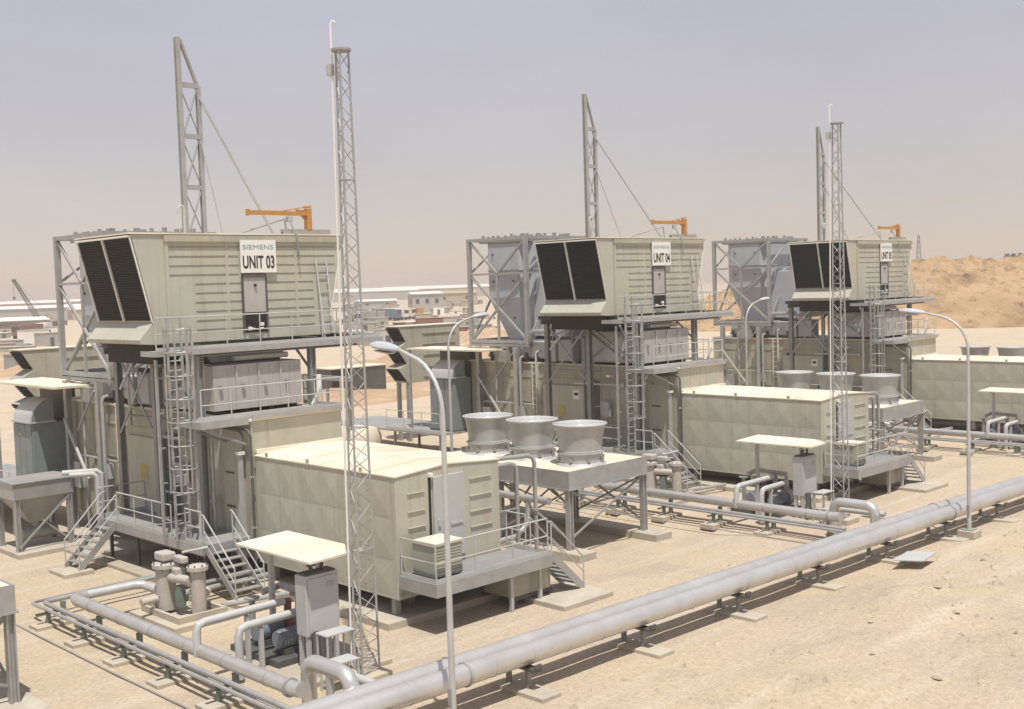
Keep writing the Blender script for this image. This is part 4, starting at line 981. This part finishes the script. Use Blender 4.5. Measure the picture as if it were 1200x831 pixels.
def sandmat(name, base, alt, grey, bump, k=1.0, tracks=True):
    m = bpy.data.materials.new(name); m.use_nodes = True; nt = m.node_tree; N = nt.nodes; L = nt.links; bs = N['Principled BSDF']
    bs.inputs['Roughness'].default_value = .95; bs.inputs['Specular IOR Level'].default_value = .15
    geo = N.new('ShaderNodeNewGeometry')
    def nz(s, d=8, r=.6):
        n = N.new('ShaderNodeTexNoise'); n.inputs['Scale'].default_value = s * k; n.inputs['Detail'].default_value = d; n.inputs['Roughness'].default_value = r
        L.new(geo.outputs['Position'], n.inputs['Vector']); return n.outputs['Fac']
    def rng(f, a, c, lo, hi):
        r = N.new('ShaderNodeMapRange'); r.inputs[1].default_value = a; r.inputs[2].default_value = c; r.inputs[3].default_value = lo; r.inputs[4].default_value = hi
        L.new(f, r.inputs[0]); return r.outputs[0]
    def mix(f, a, c):
        x = N.new('ShaderNodeMix'); x.data_type = 'RGBA'; L.new(f, x.inputs[0])
        for k, v in ((6, a), (7, c)):
            if isinstance(v, tuple): x.inputs[k].default_value = v + (1,)
            else: L.new(v, x.inputs[k])
        return x.outputs[2]
    c = mix(rng(nz(.11), .40, .66, 0, 1), base, alt)
    c = mix(rng(nz(.33, 10, .7), .50, .72, 0, .85), c, grey)
    mp = N.new('ShaderNodeMapping'); mp.inputs['Rotation'].default_value = (0, 0, R(14)); mp.inputs['Scale'].default_value = (.10, 1.5, 1); L.new(geo.outputs['Position'], mp.inputs['Vector'])
    ns = N.new('ShaderNodeTexNoise'); ns.inputs['Scale'].default_value = 1.0 * k; ns.inputs['Detail'].default_value = 5; L.new(mp.outputs[0], ns.inputs['Vector'])
    if not tracks: c = mix(rng(nz(.9, 8, .75), .55, .66, 0, .8), c, grey)
    else: c = mix(rng(ns.outputs['Fac'], .52, .68, 0, .55), c, (.61, .53, .43))      # wheel-worn paler streaks
    f = rng(nz(9, 6, .75), .3, .7, .76, 1.18)
    sc_ = N.new('ShaderNodeVectorMath'); sc_.operation = 'SCALE'; L.new(c, sc_.inputs[0]); L.new(f, sc_.inputs['Scale'])
    # scattered gravel
    vo = N.new('ShaderNodeTexVoronoi'); vo.inputs['Scale'].default_value = 7; vo.inputs['Randomness'].default_value = 1; L.new(geo.outputs['Position'], vo.inputs['Vector'])
    st = rng(vo.outputs['Distance'], .10, .16, .55, 0)
    pm = N.new('ShaderNodeMath'); pm.operation = 'MULTIPLY'; L.new(st, pm.inputs[0]); L.new(rng(nz(1.3), .52, .62, 0, 1), pm.inputs[1])
    c2 = mix(pm.outputs[0], sc_.outputs[0], (.24, .19, .14))
    L.new(c2, bs.inputs['Base Color'])
    bp = N.new('ShaderNodeBump'); bp.inputs['Strength'].default_value = bump; bp.inputs['Distance'].default_value = .06
    ad = N.new('ShaderNodeMath'); ad.operation = 'ADD'; L.new(nz(3.2, 10, .7), ad.inputs[0]); L.new(nz(17, 4, .7), ad.inputs[1])
    L.new(ad.outputs[0], bp.inputs['Height']); L.new(bp.outputs[0], bs.inputs['Normal'])
    return m
SAND = sandmat('pale_sand', (.525, .43, .33), (.545, .45, .315), (.41, .355, .295), .9)
struct('ground', b, SAND, smooth=True)

# dug spoil hill on the right, far behind
A_, B_ = Vector((176, 150)), Vector((252, 40)); dd = (B_ - A_); LN = dd.length; dd.normalize(); nn = Vector((dd.y, -dd.x))
if nn.dot(Vector((-1, -1))) < 0: nn = -nn     # towards the camera
b = MB(); ns, nw = 260, 110
for i in range(ns + 1):
    for j in range(nw + 1):
        s = -20 + (LN + 40) * i / ns; w = -60 + 92 * j / nw
        p = A_ + dd * s + nn * w
        t = max(0, min(1, (s + 10) / 70)); top = 2.0 + 9.6 * (t * t * (3 - 2 * t))
        top += 0.5 * noise.noise((s * .045, 1, 4)) + .5 * noise.noise((s * .15, 2, 4))
        if w > 0: f = max(0, 1 - w / 30) ** .85
        else: f = max(0, 1 + w / 60)
        e = min(1, max(0, (s + 20) / 15)) * min(1, max(0, (LN + 20 - s) / 15))
        z = top * f * e
        z += f * (.9 * abs(noise.noise((s * .11, w * .11, 7))) + 0.9 * noise.noise((s * .3, w * .25, 3)) + 1.4 * abs(noise.noise((s * .62, w * .5, 5))) + .7 * noise.noise((s * 1.3, w * 1.1, 6))) * min(1, f * 3)
        b.v.append((p.x, p.y, z - .9))
b.f = [(i * (nw + 1) + j, i * (nw + 1) + j + 1, (i + 1) * (nw + 1) + j + 1, (i + 1) * (nw + 1) + j) for i in range(ns) for j in range(nw)]
struct('hill', b, sandmat('dug_earth', (.44, .305, .175), (.33, .22, .12), (.10, .065, .038), 1.0, .45, False), smooth=False)
# ================================================================== far background
def shed(x, y, w, d, h, roofm, wallm, label, ang=0.0, name='shed', windows=0):
    T = Thing(name, label, 'shed', (x, y, -1.2), 'far sheds and buildings')
    W_ = T.part('wall', MB().box(x - w / 2, y - d / 2, -1.2, x + w / 2, y + d / 2, h), wallm)
    T.part('roof', MB().prism([(y - d / 2 - .5, h + .003), (y + d / 2 + .5, h + .003), (y + d / 2 + .5, h + .2), (y, h + .2 + .08 * d), (y - d / 2 - .5, h + .2)], 'x', x - w / 2 - .5, x + w / 2 + .5), roofm)
    for k in range(windows):
        xx = x - w / 2 + w * (k + .5) / windows
        T.part('window', MB().box(xx - .7, y - d / 2 - .06, h * .45, xx + .7, y - d / 2 - .003, h * .72), GLASSD, W_)
        T.part('window', MB().box(x - w / 2 - .06, y - d / 2 + d * (k + .5) / windows - .7, h * .45, x - w / 2 - .003, y - d / 2 + d * (k + .5) / windows + .7, h * .72), GLASSD, W_)
    T.o.rotation_euler.z = ang
    return T
def gp(px_, dist):
    t = (px_ - 600) / 1337.5; v = Vector((.698 + .713 * t, .713 - .70 * t)); v.normalize(); return v * dist
ANG = R(45)
SH = [(6, 330, 20, 10, 3.4, FARW, FARG, 'grey shed with white roof and dark windows at the left edge of the photo', 4),
      (44, 560, 40, 14, 4.8, FARW, FARG, 'long grey shed with white roof right of the far crane', 0),
      (5, 900, 90, 20, 6.0, FARW, FART, 'very distant white roofed shed at the left edge of the horizon', 0),
      (85, 950, 90, 20, 6.2, FARW, FART, 'distant white roofed shed seen through the tower frame of UNIT 03', 0),
      (108, 520, 16, 10, 4.0, FARW, FART, 'small tan shed with white roof behind the exhaust tower of UNIT 03', 0),
      (424, 900, 90, 22, 6.6, FARW, FARG, 'distant white shed just right of the UNIT 03 filter house', 0),
      (470, 980, 110, 24, 7.2, FARW, FART, 'long white shed roof on the horizon above the parked trucks', 0),
      (500, 430, 11, 9, 6.3, FARW, FARG, 'grey building with white roof and dark windows in the middle distance', 3),
      (533, 560, 22, 12, 5.4, FART, FART, 'flat tan building left of the exhaust tower of UNIT 04', 2),
      (562, 1000, 110, 26, 7.6, FARW, FART, 'long white shed roof on the horizon behind the tower frame of UNIT 04', 0),
      (442, 520, 18, 9, 3.2, FARW, FARG, 'low grey shed behind the lattice mast of UNIT 03', 2),
      (522, 1050, 110, 26, 7.6, FARW, FARG, 'faint white shed on the horizon right of the grey building', 0)]
for q, dist, w, d, h, rm, wm, lb, nwin in SH:
    p = gp(q, dist); T = shed(0, 0, w, d, h, rm, wm, lb, 0, 'shed', nwin); T.o.location = (p.x, p.y, -1.2 - .0)
    T.o.rotation_euler.z = -math.atan2(p.x, p.y) + R(12)
def truck(q, dist, body, label, ang, L=7.5):
    p = gp(q, dist); T = Thing('truck', label, 'truck', (0, 0, 0), 'far parked trucks')
    T.part('cab', MB().box(-1.2, -L / 2, .8, 1.2, -L / 2 + 2.1, 3.2), body, bevel=.1)
    T.part('windscreen', MB().box(-1.05, -L / 2 - .03, 1.9, 1.05, -L / 2 - .003, 2.9), GLASSD)
    T.part('load_body', MB().box(-1.25, -L / 2 + 2.3, 1.0, 1.25, L / 2, 3.4), body, bevel=.05)
    T.part('chassis', MB().box(-.5, -L / 2 + .2, .6, .5, L / 2, .98), DSTEEL)
    for y in (-L / 2 + 1, L / 2 - 2.2, L / 2 - .9):
        for s in (-1, 1): T.part('wheel', MB().tube([(s * .8, y, .5), (s * 1.2, y, .5)], .5, 14), BLACK)
    T.o.location = (p.x, p.y, -.4); T.o.rotation_euler.z = ang
truck(457, 330, FARB, 'blue truck parked in front of the far sheds', R(20))
truck(466, 335, FARW, 'white truck parked right beside the blue truck', R(15))
truck(475, 340, CREAM, 'cream truck parked beside the orange truck', R(15))
truck(483, 345, ORANGE, 'orange truck parked in front of the grey building', R(60))
truck(34, 300, RUST, 'red truck in front of the grey shed on the far left', R(-60), 8.5)
truck(52, 310, FARW, 'white truck right of the red truck on the far left', R(-40))
truck(420, 300, FARG, 'grey truck just right of the lattice mast of UNIT 03', R(-30))
truck(437, 310, GALV2, 'dull grey truck behind the street lamp head', R(50))
# site clutter between the rear row and the sheds: small cabins, crates and stacks
rg = random.Random(21); MS = [FARG, FARW, GALV2, FART, FARG, RUST, BEIGE2, GALV2, CONC, GREYP]
for i in range(120):
    q = rg.uniform(2, 72) if i % 3 == 0 else rg.uniform(404, 566); dist = rg.uniform(170, 620); p = gp(q, dist)
    w_, d_, h_ = rg.uniform(2, 7), rg.uniform(1.5, 3), rg.uniform(.9, 3.2); m_ = MS[i % 10]
    T = Thing('site_cabin', 'small weathered site cabin or crate on the sand far behind the units', 'site cabin', (0, 0, 0), 'site cabins and crates far behind the units')
    T.part('body', MB().box(-w_ / 2, -d_ / 2, 0, w_ / 2, d_ / 2, h_), m_)
    T.part('roof', MB().box(-w_ / 2 - .1, -d_ / 2 - .1, h_ + .003, w_ / 2 + .1, d_ / 2 + .1, h_ + .12), MS[(i * 3 + 1) % 10])
    T.part('door', MB().box(-.45, -d_ / 2 - .04, .05, .45, -d_ / 2 - .003, min(h_ * .85, 2)), DSTEEL)
    T.o.location = (p.x, p.y, -.75); T.o.rotation_euler.z = rg.uniform(-.9, .4)
# heaps of earth
def heap(q, dist, r, h, label, m=None, sd=0):
    p = gp(q, dist); b = MB(); n, k_ = 36, 9
    for i in range(k_ + 1):
        t = i / k_
        for k in range(n):
            a = 2 * math.pi * k / n; rr = r * t * (1 + .25 * noise.noise((math.cos(a) * 1.3, math.sin(a) * 1.3, sd)))
            z = h * (1 - t) ** .8 * (1 + .35 * noise.noise((rr * math.cos(a) * .5, rr * math.sin(a) * .5, sd + 3)))
            b.v.append((p.x + rr * math.cos(a) * 1.5, p.y + rr * math.sin(a), z - .7))
    b.f = [(i * n + k, i * n + (k + 1) % n, (i + 1) * n + (k + 1) % n, (i + 1) * n + k) for i in range(k_) for k in range(n)]
    single('earth_heap', b, m or HEAP, label, 'earth heap', 'earth heaps behind the units')
HEAP = sandmat('heaped_earth', (.46, .33, .22), (.42, .29, .18), (.36, .26, .18), .9)
heap(542, 110, 6, 2.4, 'pinkish earth heap behind the rear intake house, left of the UNIT 04 tower', sd=1)
heap(565, 150, 12, 4.0, 'large earth heap seen through the tower frame of UNIT 04', sd=2)
heap(430, 120, 9, 2.2, 'low sandy heap behind the street lamp head of UNIT 03', sd=3)
heap(400, 95, 7, 1.6, 'low sandy heap behind the right end of the UNIT 03 walkway', sd=4)
heap(30, 190, 14, 2.6, 'low sandy heap above the rear intake house at the far left', sd=5)
heap(100, 160, 10, 2.2, 'low sandy heap seen through the legs of the UNIT 03 tower frame', sd=6)
T = Thing('container', 'dark open container behind the right end of the UNIT 03 deck', 'container', (0, 0, 0), 'containers behind the units')
T.part('box', MB().box(-3, -1.2, 0, 3, 1.2, 2.5), DSTEEL); T.part('roof', MB().box(-3.1, -1.3, 2.503, 3.1, 1.3, 2.6), CREAM); T.part('door', MB().box(-2.9, -1.26, .1, -1.0, -1.203, 2.4), BLACK)
T.o.location = (61, 83, -.45)
# crawler crane far left
p = gp(58, 330)
T = Thing('crawler_crane', 'dark crawler crane with raised lattice boom on the far left horizon', 'crane', (0, 0, 0))
T.part('body', MB().box(-2, -1.5, 1.0, 2.5, 1.5, 3.4), DSTEEL); T.part('cab', MB().box(-2.6, .4, 1.2, -2.003, 1.5, 3.2), REDC)
for y0, y1 in ((-2.2, -1.503), (1.503, 2.2)): T.part('track', MB().box(-2.8, y0, -.4, 2.8, y1, .98), BLACK)
b = MB(); P0_, P1_ = Vector((-1.5, 0, 2.6)), Vector((-8.3, 0, 14.6)); dv = (P1_ - P0_).normalized(); pv = Vector((dv.z, 0, -dv.x))
cs = [(pv * i * .55, j * .55) for i in (-1, 1) for j in (-1, 1)]
for o_, j in cs: b.rod(P0_ + o_ + Vector((0, j, 0)), P1_ + o_ * .4 + Vector((0, j * .4, 0)), .11, 5)
for i in range(16):
    t0, t1 = i / 16, (i + 1) / 16
    for j in (-.5, .5):
        b.rod(P0_ + (P1_ - P0_) * t0 + pv * .5 + Vector((0, j, 0)), P0_ + (P1_ - P0_) * t1 - pv * .5 + Vector((0, j, 0)), .06, 4)
b.box(-8.8, -.4, 14.3, -7.9, .4, 15.1)
T.part('boom', b, DSTEEL)
T.part('stay_rope', MB().rod((2.2, 0, 3.4), (-8.1, 0, 14.8), .04, 4), DSTEEL)
T.part('hook', MB().rod((-8.6, 0, 14.4), (-8.6, 0, 10.4), .05, 4).box(-8.85, -.25, 9.6, -8.35, .25, 10.4), DSTEEL)
T.o.location = (p.x, p.y, -.6); T.o.rotation_euler.z = R(-45)
# pylon on the hill
p = gp(1078, 500)
T = Thing('pylon', 'faint grey lattice pylon on the horizon behind the spoil hill', 'pylon', (0, 0, 0))
for i in (-1, 1):
    for j in (-1, 1): T.part('leg', MB().rod((i * 1.6, j * 1.6, -1), (i * .3, j * .3, 24), .13, 5), GALV2)
b = MB()
for k in range(12):
    za, zb = -1 + 25 * k / 12, -1 + 25 * (k + 1) / 12; ra, rb = 1.6 - 1.3 * k / 12, 1.6 - 1.3 * (k + 1) / 12
    for i in (-1, 1):
        b.rod((i * ra, -ra, za), (i * rb, rb, zb), .07, 4).rod((-ra, i * ra, za), (rb, i * rb, zb), .07, 4).rod((i * ra, ra, za), (i * rb, -rb, zb), .07, 4)
T.part('bracing', b, GALV2)
T.part('cross_arm', MB().beam((-2.2, 0, 21), (2.2, 0, 21), .35).beam((-1.6, 0, 23), (1.6, 0, 23), .3), GALV2)
T.o.location = (p.x, p.y, 0); T.o.rotation_euler.z = R(40)
for k, q in enumerate((1181, 1189, 1197)):
    p = gp(q, 420)
    T = Thing('palm_tree', ('left', 'middle', 'right')[k] + ' one of three tiny dark trees on the horizon at the right edge', 'tree', (0, 0, 0), 'tiny trees on the horizon')
    T.part('trunk', MB().tube([(0, 0, -1), (.1, 0, 6), (.2, .1, 13)], [.3, .22, .18], 6), DSTEEL)
    b = MB(); rg = random.Random(k)
    for i in range(60):
        a, e_ = rg.uniform(0, 6.28), rg.uniform(-.6, 1.0); L_ = rg.uniform(.9, 1.9)
        u = Vector((math.cos(a) * math.cos(e_), math.sin(a) * math.cos(e_), math.sin(e_))); s_ = Vector((-math.sin(a), math.cos(a), 0)) * .22; o_ = Vector((.2, .1, 13))
        b.add([o_, o_ + u * L_ * .6 + s_ + Vector((0, 0, .2)), o_ + u * L_ - Vector((0, 0, .4)), o_ + u * L_ * .6 - s_ + Vector((0, 0, .2))], [(0, 1, 2, 3)])
    T.part('crown', b, LEAF)
    T.o.location = (p.x, p.y, 0)

# loose stones on the sand (nobody could count them)
b = MB(); rg = random.Random(4)
for i in range(1500):
    if i < 900: x, y = rg.uniform(14, 52), rg.uniform(9, 17.2)
    else: x, y = rg.uniform(8, 60), rg.uniform(17, 45)
    if 17.2 < y < 19.5 or (16.5 < (x - 4) % 22 + 4 < 25.2 and y > 21): continue
    s = rg.choice((.03, .04, .05, .05, .07, .11)) * (1.2 if y < 17 else .8); z = gh(x, y)
    vs = [(x + s * rg.uniform(.6, 1.2) * math.cos(t * 1.2566), y + s * rg.uniform(.6, 1.2) * math.sin(t * 1.2566), z - .01) for t in range(5)] + [(x + rg.uniform(-.3, .3) * s, y + rg.uniform(-.3, .3) * s, z + s * rg.uniform(.4, .9))]
    b.add(vs, [(0, 1, 5), (1, 2, 5), (2, 3, 5), (3, 4, 5), (4, 0, 5)])
struct('loose_stones', b, mat('sandstone_pebbles', (.40, .33, .25), .9, var=.3, scale=5), 'stuff')
# ================================================================== haze, light, sky, camera
HZ = struct('haze', MB().box(-500, -500, -2.5, 2600, 2600, 25.5), GALV, 'stuff')
hm = bpy.data.materials.new('dust_haze'); hm.use_nodes = True; nt = hm.node_tree
nt.nodes.remove(nt.nodes['Principled BSDF'])
pvn = nt.nodes.new('ShaderNodeVolumePrincipled'); pvn.inputs['Color'].default_value = (.72, .69, .67, 1); pvn.inputs['Density'].default_value = HAZE_D
pvn.inputs['Anisotropy'].default_value = .3
nt.links.new(pvn.outputs[0], nt.nodes['Material Output'].inputs['Volume'])
HZ.data.materials.clear(); HZ.data.materials.append(hm)

SUND = Vector((-.185, -.29, .94)).normalized()
sun = bpy.data.lights.new('sun', 'SUN'); sun.energy = SUN_E; sun.angle = R(.6); sun.color = (1, .95, .86)
so = bpy.data.objects.new('sun', sun); COL.objects.link(so); so.rotation_euler = SUND.to_track_quat('Z', 'Y').to_euler()
w = bpy.data.worlds.new('World'); sc.world = w; w.use_nodes = True; nt = w.node_tree; N = nt.nodes; L = nt.links
sk = N.new('ShaderNodeTexSky'); sk.sky_type = 'NISHITA'; sk.sun_disc = False
sk.sun_elevation = math.asin(SUND.z); sk.sun_rotation = math.atan2(SUND.x, SUND.y)
sk.air_density = 1.0; sk.dust_density = DUST; sk.ozone_density = 1.0; sk.altitude = 500
mx = N.new('ShaderNodeMix'); mx.data_type = 'RGBA'; mx.blend_type = 'MULTIPLY'; mx.inputs[0].default_value = 1; mx.inputs[7].default_value = SKY_T
L.new(sk.outputs[0], mx.inputs[6])
# the dust veil over the whole sky, with faint cloudiness
tc = N.new('ShaderNodeTexCoord'); nz = N.new('ShaderNodeTexNoise'); nz.inputs['Scale'].default_value = 3.2; nz.inputs['Detail'].default_value = 5; nz.inputs['Roughness'].default_value = .55
mpg = N.new('ShaderNodeMapping'); mpg.inputs['Scale'].default_value = (1, 1, 2.6); L.new(tc.outputs['Generated'], mpg.inputs['Vector']); L.new(mpg.outputs[0], nz.inputs['Vector'])
rr_ = N.new('ShaderNodeMapRange'); rr_.inputs[1].default_value = .3; rr_.inputs[2].default_value = .7; rr_.inputs[3].default_value = .94; rr_.inputs[4].default_value = 1.06; L.new(nz.outputs['Fac'], rr_.inputs[0])
dv_ = N.new('ShaderNodeVectorMath'); dv_.operation = 'SCALE'; sp_ = N.new('ShaderNodeSeparateXYZ'); L.new(tc.outputs['Generated'], sp_.inputs[0])
el_ = N.new('ShaderNodeMapRange'); el_.inputs[1].default_value = .03; el_.inputs[2].default_value = .26; L.new(sp_.outputs['Z'], el_.inputs[0])
vg_ = N.new('ShaderNodeMix'); vg_.data_type = 'RGBA'; vg_.inputs[6].default_value = tuple(c / SKY_S for c in VEIL_LOW) + (1,); vg_.inputs[7].default_value = tuple(c / SKY_S for c in VEIL_TOP) + (1,)
L.new(el_.outputs[0], vg_.inputs[0]); L.new(vg_.outputs[2], dv_.inputs[0]); L.new(rr_.outputs[0], dv_.inputs['Scale'])
vm = N.new('ShaderNodeMix'); vm.data_type = 'RGBA'; vm.inputs[0].default_value = .78; L.new(mx.outputs[2], vm.inputs[6]); L.new(dv_.outputs[0], vm.inputs[7])
L.new(vm.outputs[2], N['Background'].inputs[0]); N['Background'].inputs[1].default_value = SKY_S

cam = bpy.data.cameras.new('camera'); co = bpy.data.objects.new('camera', cam); COL.objects.link(co)
r_, u_, f_ = Vector((0.7128582, -0.70059887, -0.03153423)), Vector((0.06562574, 0.02187151, 0.99760458)), Vector((0.69823094, 0.71322006, -0.06156861))
co.matrix_world = Matrix(((r_.x, u_.x, -f_.x, 0), (r_.y, u_.y, -f_.y, 0), (r_.z, u_.z, -f_.z, 9.0), (0, 0, 0, 1)))
cam.sensor_width = 36; cam.lens = 1337.48 / 1200 * 36; cam.clip_start = .5; cam.clip_end = 6000
sc.camera = co
sc.render.engine = 'CYCLES'
sc.cycles.volume_bounces = 2; sc.cycles.max_bounces = 6; sc.cycles.diffuse_bounces = 3; sc.cycles.glossy_bounces = 2
sc.view_settings.view_transform = 'Standard'; sc.view_settings.look = 'None'; sc.view_settings.gamma = 1; sc.view_settings.exposure = EXPO
sc.view_settings.use_curve_mapping = False
